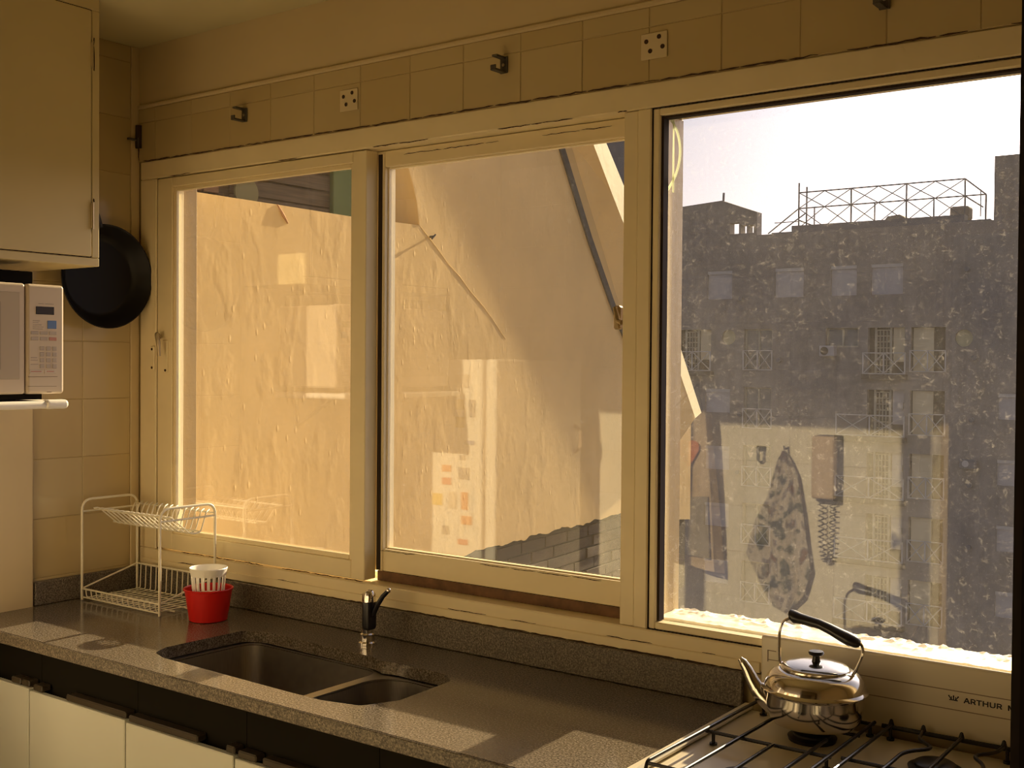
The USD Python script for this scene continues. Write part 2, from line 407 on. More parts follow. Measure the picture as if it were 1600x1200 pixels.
# wall_front (window wall)
wf = thing('wall_front', 'window wall with a band of cream tiles above the window', 'wall', (0, 0, 0), kind='structure')
WX1 = 2.76
obj('wall_body', cat(box(-.2, .001, 0, 3.5, .15, .972), box(-.2, .001, 2.2575, 3.5, .15, ZCEIL), box(.002, -.0064, 2.2575, 3.4, .001, 2.43), box(WX1 + .003, .001, .972, 3.5, .15, 2.258), box(-.2, .001, .972, .008, .15, 2.258)), grout, wf)
obj('upper_plaster', box(.004, -.004, 2.438, 3.4, .002, ZCEIL), plaster, wf)
obj('tile_ledge', box(.004, -.014, 2.424, 3.4, .002, 2.4375, .004), plaster, wf)
tl = []
xs = [0.004] + [.6208 - T * 3 + T * i for i in range(0, 19)]
xs = [x for x in xs if x <= 3.35]
for i in range(len(xs) - 1):
    if xs[i + 1] - xs[i] < .02: continue
    tl += [(xs[i], 2.2572, xs[i + 1], 2.379), (xs[i], 2.379, xs[i + 1], 2.4235)]
add_tiles(wf, tl, [tile_a, tile_b], lambda x0, z0, x1, z1, d: box(x0 + J, -.008 - d, z0 + J, x1 - J, .002, z1 - J, .0012), 5)

# wall_back with the doorway the picture is taken through
wb = thing('wall_back', 'sunlit white tiled wall opposite the window, seen as a reflection', 'wall', (0, 0, 0), kind='structure')
YB = -1.75; DX0, DX1 = 2.02, 3.0605
obj('wall_body', cat(box(-.2, YB - .15, 0, DX0, YB - .007, ZCEIL), box(DX1, YB - .15, 0, 3.5, YB - .007, ZCEIL), box(DX0, YB - .15, 2.08, DX1, YB - .007, ZCEIL), box(.02, YB - .007, 0, DX0 - .028, YB - .0022, ZCEIL)), grout_w, wb)
bt = []
for i in range(-1, 12):
    x0 = .55 - T * 3 + T * i; x1 = x0 + T
    x0 = max(x0, .021); x1 = min(x1, DX0 - .03)
    if x1 - x0 < .03: continue
    for z in [.0 + T * k + .02 for k in range(2, 14)]:
        bt.append((x0, z, x1, min(z + T, 2.60)))
add_tiles(wb, bt, [tile_w, tile_w2], lambda x0, z0, x1, z1, d: box(x0 + J, YB - .008, z0 + J, x1 - J, YB + d, z1 - J, .0012), 8)

# right end wall and the hall behind the camera
single('wall_right', box(3.4, -4.6, 0, 3.55, .15, ZCEIL), plaster, 'right end wall of the kitchen beyond the stove', 'wall', kind='structure')
hw = thing('wall_hall', 'dim painted hall walls behind the doorway', 'wall', (0, 0, 0), kind='structure')
obj('wall_body', cat(box(1.3, -4.6, 0, 1.45, YB - .15, ZCEIL), box(1.45, -4.6, 0, 3.4, -4.45, ZCEIL)), hall_m, hw)
# door frame: left jamb cream, right jamb dark and close to the camera
dj = thing('door_1', 'doorway frame with a cream left jamb and a dark right jamb', 'doorway', (DX0, YB, 0), kind='structure')
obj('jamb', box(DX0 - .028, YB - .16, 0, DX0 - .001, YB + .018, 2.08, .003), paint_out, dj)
obj('jamb', box(DX1 - .004, YB - .17, 0, DX1 + .05, YB + .012, 2.08, .003), dark_jamb, dj, label='dark right jamb close to the camera')
obj('head', box(DX0 - .028, YB - .16, 2.08, DX1 + .05, YB + .012, 2.12, .003), paint_out, dj)

# ================================================================== WINDOW BAND
fr = thing('trim_1', 'cream painted fixed window frame with cracked paint around all three windows', 'window frame', (1.4, 0, .975), kind='structure')
B = .003
obj('frame_head', box(.012, -.005, 2.2, WX1, .15, 2.2570, B), paint, fr)
obj('frame_sill', box(.012, -.005, .979, WX1, .12, 1.030, B), paint, fr)
obj('frame_jamb', box(.012, -.005, 1.0305, .0915, .0905, 2.1995, B), paint, fr)
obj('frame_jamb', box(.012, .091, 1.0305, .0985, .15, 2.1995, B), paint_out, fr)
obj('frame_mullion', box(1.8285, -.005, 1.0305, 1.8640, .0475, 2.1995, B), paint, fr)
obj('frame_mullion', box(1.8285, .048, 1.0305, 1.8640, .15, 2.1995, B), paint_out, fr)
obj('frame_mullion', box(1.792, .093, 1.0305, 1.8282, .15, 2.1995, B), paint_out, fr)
obj('frame_jamb', box(2.704, -.005, 1.0305, WX1, .15, 2.1995, B), paint, fr)
obj('bottom_strip', box(.02, -.009, .9765, 2.14, -.004, .9995, .002), paint, fr)
obj('paint_crack', crack(.03, 2.72, 2.2580, -.0095, .0036, 4, .85), crack_m, fr)
obj('paint_crack', crack(.2, 2.1, 1.0005, -.0072, .0018, 6, .55), crack_m, fr)
obj('paint_crack', crack(.2, 2.1, .9775, -.0097, .003, 9, .8), crack_m, fr)
obj('paint_crack', crack(.10, 1.80, 2.2005, -.0058, .0018, 12, .6), crack_m, fr)
# outer sill and head in the wall's thickness
def rough_sill(x0, x1, y0, y1, z, seed):
    nx, ny = int((x1 - x0) / .006), 12
    X, Y = np.meshgrid(np.linspace(x0, x1, nx), np.linspace(y0, y1, ny), indexing='ij')
    P = np.stack([X * 60, Y * 70, np.zeros_like(X) + seed], -1)
    h = .010 * np.clip(meshkit.fbm(P, 4, seed) - .45, 0, 1) * 2 * (.3 + .7 * np.linspace(0, 1, ny)[None])
    V = np.stack([X, Y, z + h], -1).reshape(-1, 3); F = []
    for i in range(nx - 1):
        for j in range(ny - 1):
            a = i * ny + j; F += [[a, a + ny, a + ny + 1], [a, a + ny + 1, a + 1]]
    n = len(V); V2 = V.copy(); V2[:, 2] = z - .02; Fb = [[n + a, n + c, n + b] for a, b, c in F]
    edge = [i * ny for i in range(nx)] ; ed2 = [i * ny + ny - 1 for i in range(nx)]
    S = []
    for e, flip in ((edge, 0), (ed2, 1)):
        for a, b in zip(e[:-1], e[1:]):
            q = [[a, n + a, n + b], [a, n + b, b]]
            S += [x[::-1] if flip else x for x in q]
    return trimesh.Trimesh(np.vstack([V, V2]), np.array(F + Fb + S), process=False)
obj('outer_sill', rough_sill(1.8645, 2.7035, .050, .16, 1.050, 3), sill_m, fr)
obj('outer_sill', rough_sill(.0920, 1.7915, .095, .16, 1.040, 5), sill_m, fr)

def ring(x0, z0, x1, z1, w, y0, y1, wt=None, wb=None, wr=None):
    """four members of a sash: left, right, bottom, top"""
    wt = wt or w; wb = wb or w; wr = wr or w
    return [box(x0, y0, z0, x0 + w, y1, z1, .002), box(x1 - wr, y0, z0, x1, y1, z1, .002),
            box(x0 + w, y0 + .0005, z0, x1 - wr, y1 - .0005, z0 + wb, .002), box(x0 + w, y0 + .0005, z1 - wt, x1 - wr, y1 - .0005, z1, .002)]

def sash(t, x0, z0, x1, z1, w, y0, y1, wt, wb, wr, bead):
    l, r, b, tp = ring(x0, z0, x1, z1, w, y0, y1, wt, wb, wr)
    obj('stile', l, paint, t); obj('stile', r, paint, t); obj('bottom_rail', b, paint, t); obj('top_rail', tp, paint, t)
    gx0, gx1, gz0, gz1 = x0 + w, x1 - wr, z0 + wb, z1 - wt
    return gx0, gx1, gz0, gz1

# window_1: left sash, flush with the frame
w1 = thing('window_1', 'left sliding window sash looking onto the yellow wall', 'window', (.09, 0, 1.03), kind='structure')
g = sash(w1, .0955, 1.036, .992, 2.1965, .072, -.002, .043, .030, .050, .050, .012)
for q in ring(g[0] - .001, g[2] - .001, g[1] + .001, g[3] + .001, .014, .004, .016): obj('glazing_bead', q, paint, w1)
obj('pane', box(g[0] - .004, .019, g[2] - .004, g[1] + .004, .023, g[3] + .004), glass_1, w1)
obj('paint_crack', crack(.10, .99, 1.034, -.0062, .0022, 21, .6), crack_m, w1)
obj('sash_gap', box(.0916, .002, 1.032, .0953, .03, 2.199), groove_m, w1)
obj('catch_plate', box(.125, -.006, 1.588, .150, -.001, 1.690, .002), paint, w1)
lev = rounded_path([(.118, -.010, 1.700), (.128, -.030, 1.712), (.146, -.036, 1.680), (.148, -.034, 1.640)], .012)
obj('catch_lever', tube(lev, [.007] * (len(lev) - 3) + [.0065, .006, .005], 10), hinge_m, w1, smooth=40)
obj('catch_keep', box(.070, -.011, 1.595, .090, -.004, 1.672, .003), paint, w1)
obj('screw', cat(disc((.080, -.011, 1.604), (0, 1, 0), .004, .003, 10), disc((.080, -.011, 1.662), (0, 1, 0), .004, .003, 10), disc((.141, -.0065, 1.596), (0, 1, 0), .004, .003, 10)), crack_m, w1)

# window_2: middle sash on the inner track, set back
w2 = thing('window_2', 'middle sliding window sash set back, with a small latch at its right', 'window', (1.4, .05, 1.03), kind='structure')
g = sash(w2, .975, 1.058, 1.7900, 2.1985, .039, .047, .092, .044, .060, .010, .012)
for q in ring(g[0] - .001, g[2] - .001, g[1] + .001, g[3] + .001, .004, .060, .070): obj('glazing_bead', q, paint, w2)
obj('pane', box(g[0] - .004, .073, g[2] - .004, g[1] + .004, .077, g[3] + .004), glass_2, w2)
obj('bottom_track', cat(box(.993, .050, 1.0305, 1.7905, .088, 1.0565), ), rust_m, w2)
obj('stile_liner', box(1.7905, .0, 1.0305, 1.8280, .046, 2.1985, .002), paint, w2)
obj('sash_gap', box(.9925, .0455, 1.06, 1.006, .0467, 2.19), groove_m, w2)
obj('paint_crack', crack(1.0, 1.79, 1.1135, .0462, .002, 31, .45), crack_m, w2)
obj('paint_crack', crack(1.0, 1.79, 2.183, .0462, .0016, 33, .5), crack_m, w2)
obj('latch', box(1.750, .026, 1.707, 1.768, .046, 1.762, .004), brass_m, w2)
obj('latch_arm', tube([(1.757, .024, 1.757), (1.772, .010, 1.727), (1.786, .006, 1.722)], .006, 8), brass_m, w2, smooth=40)

# window_3: large fixed pane with a round vent hole cut at its left edge
w3 = thing('window_3', 'large right window with dusty glass facing the grey building', 'window', (2.3, .04, 1.03), kind='structure')
for q in ring(1.8660, 1.0325, 2.7030, 2.1975, .016, .000, .030): obj('glazing_bead', q, paint, w3)
obj('bead_gap', cat(box(1.8642, -.002, 1.031, 1.8658, .03, 2.199), box(1.8642, -.002, 2.1978, 2.7035, .03, 2.1992), box(1.8642, -.002, 1.0308, 2.7035, .03, 1.0322)), groove_m, w3)
obj('inner_gap', cat(box(1.8823, .010, 1.05, 1.8880, .032, 2.181), box(1.8823, .012, 2.176, 2.69, .032, 2.1812)), groove_m, w3)
HC, HR = (1.782, 2.105), .128
pane = sg.box(1.8655, 1.036, 2.702, 2.197).difference(sg.Point(HC).buffer(HR, 48))
obj('pane', xz_prism(pane, .043, .047), glass_3, w3)
arc = [(HC[0] + (HR) * math.cos(a), .045, HC[1] + (HR) * math.sin(a)) for a in np.linspace(-.75, .80, 40)]
obj('vent_rim', tube(arc, .0030, 8), glass_edge, w3, smooth=True, label='bright cut edge of the round vent hole')
obj('vent_rim', box(1.8935, .040, 2.014, 1.8965, .0435, 2.20), glass_edge, w3, label='bright straight edge beside the vent hole')

# ================================================================== OUTSIDE: the yellow wall
AW = math.radians(6.0)
P0 = np.array([.08, .15, 0]); TG = np.array([-math.sin(AW), math.cos(AW), 0]); NR = np.array([math.cos(AW), math.sin(AW), 0])
UPZ = np.array([0, 0, 1.0])
def wall_prism(poly, n0, n1):
    """polygon drawn on the yellow wall in (along, z), from depth n0 to n1 out of its face"""
    return to_plane(extrude(poly, n1 - n0), P0 + NR * n0, TG, UPZ, NR)
yw = thing('yellow_wall', 'rough yellow stucco wall with a sloping edge right outside the left windows', 'wall', tuple(P0))
f_in = [(2.42, 3.13), (2.603, 2.955), (2.756, 2.807), (2.999, 2.569), (3.287, 2.298), (3.79, 1.819), (4.092, 1.504), (4.30, 1.28)]
f_out = [(2.60, 3.16), (2.791, 2.99), (2.968, 2.834), (3.298, 2.552), (3.785, 2.033), (4.085, 1.726), (4.36, 1.42), (4.46, 1.309)]
base_l = [(2.34, 3.20), (2.546, 2.944), (2.657, 2.798), (2.971, 2.396), (3.227, 2.06), (3.454, 1.773), (3.80, 1.38), (4.10, 1.06)]
face = sg.Polygon([(-.0, .76), (.3, .755), (3.48, .752), (3.9, .66), (4.44, .60)] + [(a - .02, z) for a, z in f_out[::-1]] + [(2.2, 3.6), (2.0, 3.9), (.62, 3.9), (.95, 3.0), (1.118, 2.587), (1.196, 2.436), (1.258, 2.317), (1.283, 2.207), (.819, 2.191), (.389, 2.185), (0, 2.178)])
# ragged lower plaster edge
r_ = np.random.default_rng(11)
rag = [(x, .757 + .016 * (meshkit.fbm(np.array([x * 14, 0, 0]), 3, 2) - .5) * 2) for x in np.linspace(0, 3.48, 180)]
face = sg.Polygon(rag + list(face.exterior.coords)[3:-1])
obj('stucco_face', wall_prism(face, -.15, 0), stucco, yw)
# plaster ridge where the upper wall was built on
ridge = [P0 + TG * a + UPZ * z + NR * .0003 for a, z in [(1.283, 2.207), (1.40, 2.134), (1.505, 2.062), (1.60, 2.012), (1.692, 1.950), (1.80, 1.89), (1.89, 1.829), (1.97, 1.77), (2.01, 1.741)]]
obj('plaster_ridge', tube(ridge, [.0008, .0016, .001, .0018, .0012, .0016, .001, .0014, .0008], 6), stucco, yw)
edge = [P0 + TG * a + UPZ * z + NR * .000 for a, z in [(1.283, 2.207), (1.262, 2.300), (1.235, 2.37), (1.20, 2.436)]]
obj('plaster_ridge', tube(edge, .0035, 6), stucco, yw)
# protruding sloping band with a chamfered outer edge; raised dark strip at its foot
def strip_solid(profile_lines):
    """profile_lines: list of (polyline, depth out of the wall); closed loft along the polylines"""
    k = len(profile_lines); n = len(profile_lines[0][0])
    V = np.array([[P0 + TG * a + UPZ * z + NR * d for (a, z), d in zip(pl, np.broadcast_to(dd, n))] for pl, dd in profile_lines]).reshape(-1, 3)
    F = []
    for i in range(k):
        j = (i + 1) % k
        for s in range(n - 1):
            F += [[i * n + s, j * n + s, j * n + s + 1], [i * n + s, j * n + s + 1, i * n + s + 1]]
    F += [[0, i * n, (i + 1) * n] for i in range(1, k - 1)] + [[n - 1, (i + 1) * n + n - 1, i * n + n - 1] for i in range(1, k - 1)]
    t = trimesh.Trimesh(V, np.array(F), process=False); t.fix_normals(); return t
FD = .082
obj('sloping_band', strip_solid([(base_l, .0005), (f_in, FD), (f_in, -.10), (base_l, -.10)]), stucco, yw)
obj('coping', strip_solid([(f_in, FD + .001), (f_out, FD - .018), (f_out, -.15), (f_in, -.15)]), coping_m, yw, label='bright cream coping of the sloping edge')
dk = [(2.05, 3.35), (2.528, 2.743), (2.855, 2.314), (3.144, 1.982), (3.457, 1.66), (3.80, 1.28)]
dk2 = [(a + .055, z + .01) for a, z in dk]
obj('dark_strip', strip_solid([(dk, 0.), (dk, .010), (dk2, .010), (dk2, 0.)]), strip_m, yw, label='raised dark strip at the foot of the sloping band')
# brickwork below the plaster
obj('brick_core', wall_prism(sg.Polygon([(0, -3), (3.4, -3), (3.4, .15), (4.44, .15), (4.44, .64), (3.9, .69), (3.46, .78), (0, .78)]), -.15, -.035), mortar_m, yw)
rr = np.random.default_rng(5)
for k in range(8):
    z0 = .742 - .062 * (k + 1); x = 1.30 + (.12 if k % 2 else 0)
    xmax = 3.62 if k < 3 else 3.4
    while x < xmax:
        L = rr.uniform(.22, .25)
        if rr.random() < .97:
            obj('brick', wall_prism(sg.box(x, z0, x + L - .012, z0 + .052), -.05, -.022 + rr.uniform(-.006, .006)), (brick_d, brick_e)[int(rr.random() < .4)], yw)
        x += L
# iron peg
pg = P0 + TG * 1.365 + UPZ * 2.166
obj('iron_peg', cat(tube([pg - NR * .02, pg + NR * .018], .005, 8), tube([pg + NR * .016 - TG * .010 + UPZ * -.010, pg + NR * .018 + TG * .014 + UPZ * .010], .0038, 8)), bracket_m, yw, label='iron peg with a long shadow')
# rusty streak under the top
obj('wall_stain', tube([P0 + TG * .40 + UPZ * 2.185 + NR * .0005, P0 + TG * .43 + UPZ * 2.150 + NR * .0005, P0 + TG * .455 + UPZ * 2.125 + NR * .0005], [.003, .007, .003], 6), brick_r, yw)

# the neighbour's wall beyond the low part: brown siding, red bricks and a green panel
nb = thing('neighbour_wall', 'brown boarded wall with a green panel seen above the yellow wall', 'wall', (-1.2, 2.4, 1.4))
NX = -1.2
obj('siding', box(NX - .2, .6, 1.4, NX, 3.2, 4.2), brown_m, nb)
obj('green_panel', box(NX + .001, 2.03, 1.4, NX + .03, 3.2, 4.2, .004), green_m, nb)
for k in range(6):
    for j in range(3):
        obj('brick', box(NX + .001, 1.00 + .10 * j + (.04 if k % 2 else 0), 2.27 + .072 * k, NX + .02, 1.09 + .10 * j + (.04 if k % 2 else 0), 2.335 + .072 * k, .003), brick_r, nb)
obj('round_patch', disc((NX + .018, 1.456, 2.44), (1, 0, 0), .072, .012, 24), M('olive_patch', (.36, .30, .11), .8), nb)
obj('beam', box(NX + .012, 1.34, 2.372, NX + .05, 1.80, 2.398, .004), M('beam_grey', (.26, .22, .14), .8), nb)
for k in range(9):
    obj('board', box(NX + .001, 1.36, 2.26 + .085 * k, NX + .012 + .004 * (k % 2), 2.02, 2.337 + .085 * k, .002), brown_m, nb)

# ================================================================== OUTSIDE: the grey apartment building
ab = thing('apartment_building', 'grey apartment block with shutters and small balconies facing the window', 'building', (-25, 45, -22))
YF = 44.5
facade = sg.box(-70, -22, 4.0, 7.3)
cuts = []
cols_sh = [(-20.2, -19.0), (-17.0, -15.7), (-14.5, -13.4), (-12.8, -11.5)]
rec = []
for k in range(0, 8):                           # floors below the shutter row
    dz = -2.55 * k
    zt = 3.2 + dz
    rec += [('balcony', -18.4, -17.1, 1.4 + dz, zt, k), ('door', -12.9, -11.4, 1.3 + dz, zt, k), ('cream', -11.15, -9.8, 1.4 + dz, zt, k)]
    if k == 0: rec += [('wide', -14.7, -13.3, 2.4, 3.2, k), ('door', -21.6, -20.0, 1.35, 3.2, k)]
    else: rec += [('shutter', -20.25, -19.05, 2.05 + dz, zt - .1, k), ('shutter', -7.8, -6.6, 2.15 + dz, zt - .05, k)]
for s in cols_sh: rec.append(('shutter', s[0], s[1], 4.55, 5.8, -1))
for q in rec: facade = facade.difference(sg.box(q[1], q[3], q[2], q[4]))
ports = [(-19.15, 2.85, .33), (-9.1, 2.75, .34)]
for x, z, r in ports: facade = facade.difference(sg.Point(x, z).buffer(r, 12))
obj('facade_wall', xz_prism(facade, YF, YF + .3), facade_m, ab)
obj('facade_backing', box(-70, YF + .3, -22, 4, YF + 9, 7.2), facade_rec, ab)
for kind, x0, x1, z0, z1, k in rec:
    if kind == 'shutter':
        o = obj('window', box(x0, YF + .08, z0, x1, YF + .14, z1), shutter_m, ab)
        obj('shutter_box', box(x0, YF + .02, z1 - .14, x1, YF + .12, z1), frail_m, o)
    elif kind == 'wide':
        o = obj('window', box(x0, YF + .2, z0, x1, YF + .26, z1), fwin_m, ab)
        obj('window_frame', cat(box(x0, YF + .14, z0, x1, YF + .2, z0 + .06), box(x0, YF + .14, z1 - .06, x1, YF + .2, z1), *[box(x - .035, YF + .14, z0, x + .035, YF + .2, z1) for x in (x0 + .035, (x0 + x1) / 2, x1 - .035)]), fframe_m, o)
    elif kind == 'balcony':
        o = obj('window', box(x0, YF + .2, z0, x1, YF + .26, z1), fwin_m, ab)
        obj('window_frame', cat(*[box(x - .035, YF + .14, z0, x + .035, YF + .2, z1) for x in (x0 + .035, (x0 + x1) / 2, x1 - .035)], box(x0, YF + .14, z1 - .06, x1, YF + .2, z1)), fframe_m, o)
    elif kind == 'door':
        o = obj('window', box(x0, YF + .24, z0, x1, YF + .29, z1), facade_rec, ab)
        a = x0 + .32; b = a + .55
        obj('barred_door', cat(*[box(x - .02, YF + .15, z0, x + .02, YF + .18, z1 - .1) for x in np.linspace(a, b, 5)], *[box(a, YF + .15, z - .02, b, YF + .18, z + .02) for z in np.linspace(z0 + .1, z1 - .1, 8)], box(a - .08, YF + .14, z0, a, YF + .2, z1), box(b, YF + .14, z0, b + .08, YF + .2, z1)), fframe_m, o)
        if k: obj('meter_box', box(x1 - .28, YF + .1, z0 + 1.15, x1 - .06, YF + .2, z0 + 1.40), frail_m, o)
        obj('curtain', box(b + .12, YF + .20, z0 + .5, x1, YF + .23, z1), fcream_m if k == 0 else shutter_m, o)
    elif kind == 'cream':
        o = obj('window', box(x0, YF + .22, z0, x1, YF + .28, z1), facade_rec, ab)
        obj('blind', box(x0 + .06, YF + .14, z0, x0 + .86, YF + .2, z1 - .02), fcream_m, o)
    if kind in ('balcony', 'door', 'cream'):
        zr = z0 + .88; e = .10 if kind == 'door' else .02
        wide = 1.1 if (kind == 'door' and k and x1 < -11) else 0
        xa, xb = x0 - e - wide, x1 + e; yy = YF - (.30 if kind == 'door' else .06)
        xm = (xa + xb) / 2
        br = [box(xa, yy, zr - .04, xb, yy + .05, zr), box(xa, yy, z0, xb, yy + .05, z0 + .04)]
        for x in (xa, xm, xb): br.append(box(x - .025, yy, z0, x + .025, yy + .05, zr))
        for p, q in ((xa, xm), (xm, xb)):
            br += [tube([(p, yy + .02, z0 + .02), (q, yy + .02, zr - .02)], .022, 4), tube([(p, yy + .02, zr - .02), (q, yy + .02, z0 + .02)], .022, 4)]
        obj('balcony_rail', cat(*br), frail_m, ab)
        if kind == 'door': obj('balcony_slab', box(xa - .05, yy - .05, z0 - .22, xb + .05, YF, z0 - .01), facade_rec, ab)
for x, z, r in ports: obj('porthole', disc((x, YF + .16, z), (0, 1, 0), r + .02, .06, 24), porth_m, ab)
o = obj('air_conditioner', box(-14.85, YF - .35, 2.02, -14.2, YF, 2.46, .03), shutter_m, ab)
obj('fan', disc((-14.62, YF - .36, 2.24), (0, 1, 0), .17, .03, 20), facade_rec, o)
o = obj('air_conditioner', box(-9.15, YF - .3, -2.35, -8.5, YF, -1.98, .03), roofdk_m, ab)
obj('fan', disc((-8.9, YF - .31, -2.16), (0, 1, 0), .13, .03, 16), frail_m, o)
for x, z in ((-18.55, 4.55), (-16.75, 1.85), (-8.7, 1.98), (-8.75, -.45), (-8.8, -3.0), (-8.8, -5.45), (-18.55, -.55), (-18.6, -3.1), (-9.0, 5.45)):
    obj('vent_pipe', disc((x, YF - .06, z), (0, 1, 0), .10, .14, 12), roofdk_m, ab)
obj('roof_parapet', cat(box(-16.35, YF + .2, 7.3, -9.2, YF + .7, 7.62), box(-17.2, YF + .05, 7.25, -8.2, YF + .3, 7.36)), roofdk_m, ab)
# rooftop hut
hut = sg.Polygon([(-24, 7.3), (-18.0, 7.3), (-18.0, 8.35), (-19.7, 8.98), (-21.7, 8.85), (-24, 8.8)]).difference(sg.box(-19.3, 7.45, -18.85, 7.95)).difference(sg.box(-18.78, 7.45, -18.48, 7.82)).difference(sg.box(-18.42, 7.45, -18.15, 7.80))
obj('rooftop_hut', xz_prism(hut, YF + .3, YF + .8), facade_m, ab)
obj('antenna', tube([(-19.72, YF + .5, 8.9), (-19.70, YF + .5, 9.35)], .05, 6), roofdk_m, ab)
obj('tower_block', box(-36, YF + .05, 6.9, -24.6, YF + 2.0, 12.6), facade_m, ab)
obj('tower_block', box(-8.05, YF - .02, 6.9, 2, YF + 8, 9.75), facade_m, ab)
obj('roof_tank', to_tm(m3.Manifold.hull_points(np.array([(-12.75, YF + 1, 7.5), (-11.6, YF + 1, 7.5), (-12.5, YF + 1, 7.85), (-12.0, YF + 1, 7.9), (-11.8, YF + 1, 7.78), (-12.75, YF + 1.8, 7.5), (-11.6, YF + 1.8, 7.5), (-12.4, YF + 1.8, 7.85), (-11.9, YF + 1.8, 7.85)]))), facade_m, ab)
obj('roof_tank', rbox(-9.95, YF + .8, 7.5, -9.2, YF + 1.5, 8.05, .12), facade_m, ab)
# scaffold of tubes on the roof
sc = []
def bar(a, b, r=.028): sc.append(tube([a, b], r, 5))
ya, yb = YF + .6, YF + 2.6
zt, zm, zb_ = 9.08, 8.40, 7.55
for x, h in ((-16.2, 9.5), (-15.85, 9.3), (-13.9, zt), (-11.6, zt), (-9.3, zt)): bar((x, ya, zb_), (x, ya, h), .035)
for x in (-15.5, -12.9, -10.5, -8.5): bar((x, ya, zb_), (x, ya, zm), .03)
bar((-16.2, ya, zt), (-9.3, ya, zt)); bar((-16.2, ya, zm), (-8.5, ya, zm)); bar((-9.3, ya, zt), (-8.5, ya, zm)); bar((-8.5, ya, zm), (-8.5, ya, 7.3), .035)
bar((-9.3, ya, zm), (-8.6, ya, 7.9)); bar((-8.7, ya, zb_), (-8.7, ya, 8.6), .02)
for p, q in ((-16.2, -13.9), (-13.9, -11.6), (-11.6, -9.3)):
    m = (p + q) / 2
    for a, b in ((zm, zt), (zb_, zm)):
        bar((p, ya, a), (m, ya, b), .018); bar((m, ya, b), (q, ya, a), .018); bar((p, ya, b), (m, ya, a), .018); bar((m, ya, a), (q, ya, b), .018)
bar((-17.6, ya, 7.4), (-16.2, ya, 8.4)); bar((-17.1, ya, 7.4), (-15.85, ya, 8.2)); bar((-17.3, ya, 7.85), (-16.2, ya, 7.85), .018); bar((-16.2, ya, 7.9), (-15.5, ya, 7.6))
obj('roof_scaffold', cat(*sc), roofdk_m, ab)
single('ground', box(-90, .2, -22.5, 40, 90, -22), ground_m, 'street level far below the window', 'ground', kind='structure')

# ================================================================== COUNTER
CX1 = 2.108
hole = sg.Polygon([(.722, -.44), (.735, -.20), (.80, -.172), (1.21, -.190), (1.245, -.205), (1.285, -.196), (1.44, -.200), (1.487, -.235), (1.495, -.42), (1.455, -.50), (1.36, -.522), (1.25, -.522), (.80, -.508), (.745, -.490)]).buffer(-.02).buffer(.02, 8)
kc = thing('kitchen_counter', 'speckled brown granite worktop with a sunlit front edge and low upstand', 'counter', (1.05, -.3, .87))
slab = sg.box(.021, -.6, CX1, -.0215).union(sg.box(.0215, -.37, CX1, -.0215)).difference(hole)
slab_m = extrude(slab, .03); slab_m.apply_translation([0, 0, .87])
obj('worktop', slab_m, granite, kc)
obj('front_edge', box(.021, -.606, .869, CX1, -.6005, .8995, .002), granite_rough, kc)
obj('upstand', box(.0215, -.021, .9005, 2.105, -.0105, .976, .002), granite_rough, kc)
obj('upstand', box(.0015, -.372, .9005, .021, -.0215, .970, .002), granite_rough, kc)

sk = thing('double_sink', 'undermounted stainless steel double bowl sink in the granite worktop', 'sink', (1.1, -.35, .7))
def bowl(poly, z1, depth, floor_in):
    inner = poly; outer = poly.buffer(.0015)
    top = np.array(inner.exterior.coords)[:-1]; n = len(top)
    c = np.array([inner.centroid.x, inner.centroid.y])
    rings = []
    for f, z in ((1.0, z1), (.985, z1 - depth * .5), (.965, z1 - depth * .85), (.92, z1 - depth * .97), (.85, z1 - depth)):
        rings.append(np.c_[c + (top - c) * f, np.full(n, z)])
    rings.append(np.c_[c + (top - c) * .10, np.full(n, z1 - depth - .004)])
    # outside shell
    for f, z in ((.10, z1 - depth - .008), (.86, z1 - depth - .004), (1.0, z1 - depth * .85), (1.02, z1)):
        rings.append(np.c_[c + (top - c) * f, np.full(n, z)])
    V = np.vstack(rings); F = []; k = len(rings)
    for i in range(k):
        j = (i + 1) % k
        for s in range(n):
            t = (s + 1) % n
            F += [[i * n + s, j * n + t, i * n + t], [i * n + s, j * n + s, j * n + t]]
    t = trimesh.Trimesh(V, np.array(F), process=False); t.fix_normals(); return t
bA = sg.Polygon([(.735, -.505), (1.222, -.518), (1.228, -.185), (.745, -.175)]).buffer(-.05).buffer(.05, 8)
bB = sg.Polygon([(1.252, -.520), (1.475, -.512), (1.488, -.215), (1.256, -.195)]).buffer(-.085).buffer(.085, 10)
obj('bowl', bowl(bA, .862, .17, .1), steel, sk, smooth=35, label='large left bowl')
obj('bowl', bowl(bB, .862, .15, .1), steel, sk, smooth=35, label='small right bowl')
rim = sg.box(.700, -.545, 1.515, -.150).difference(bA).difference(bB)
rim_m = extrude(rim, .004); rim_m.apply_translation([0, 0, .8635])
obj('rim', rim_m, steel, sk)
for x, y, z in ((.98, -.34, .693), (1.365, -.36, .713)):
    obj('drain', lathe([(0, 0), (.04, 0), (.04, .004), (.03, .004), (.028, .001), (0, .001)], (x, y, z), 24), chrome, sk, smooth=40)

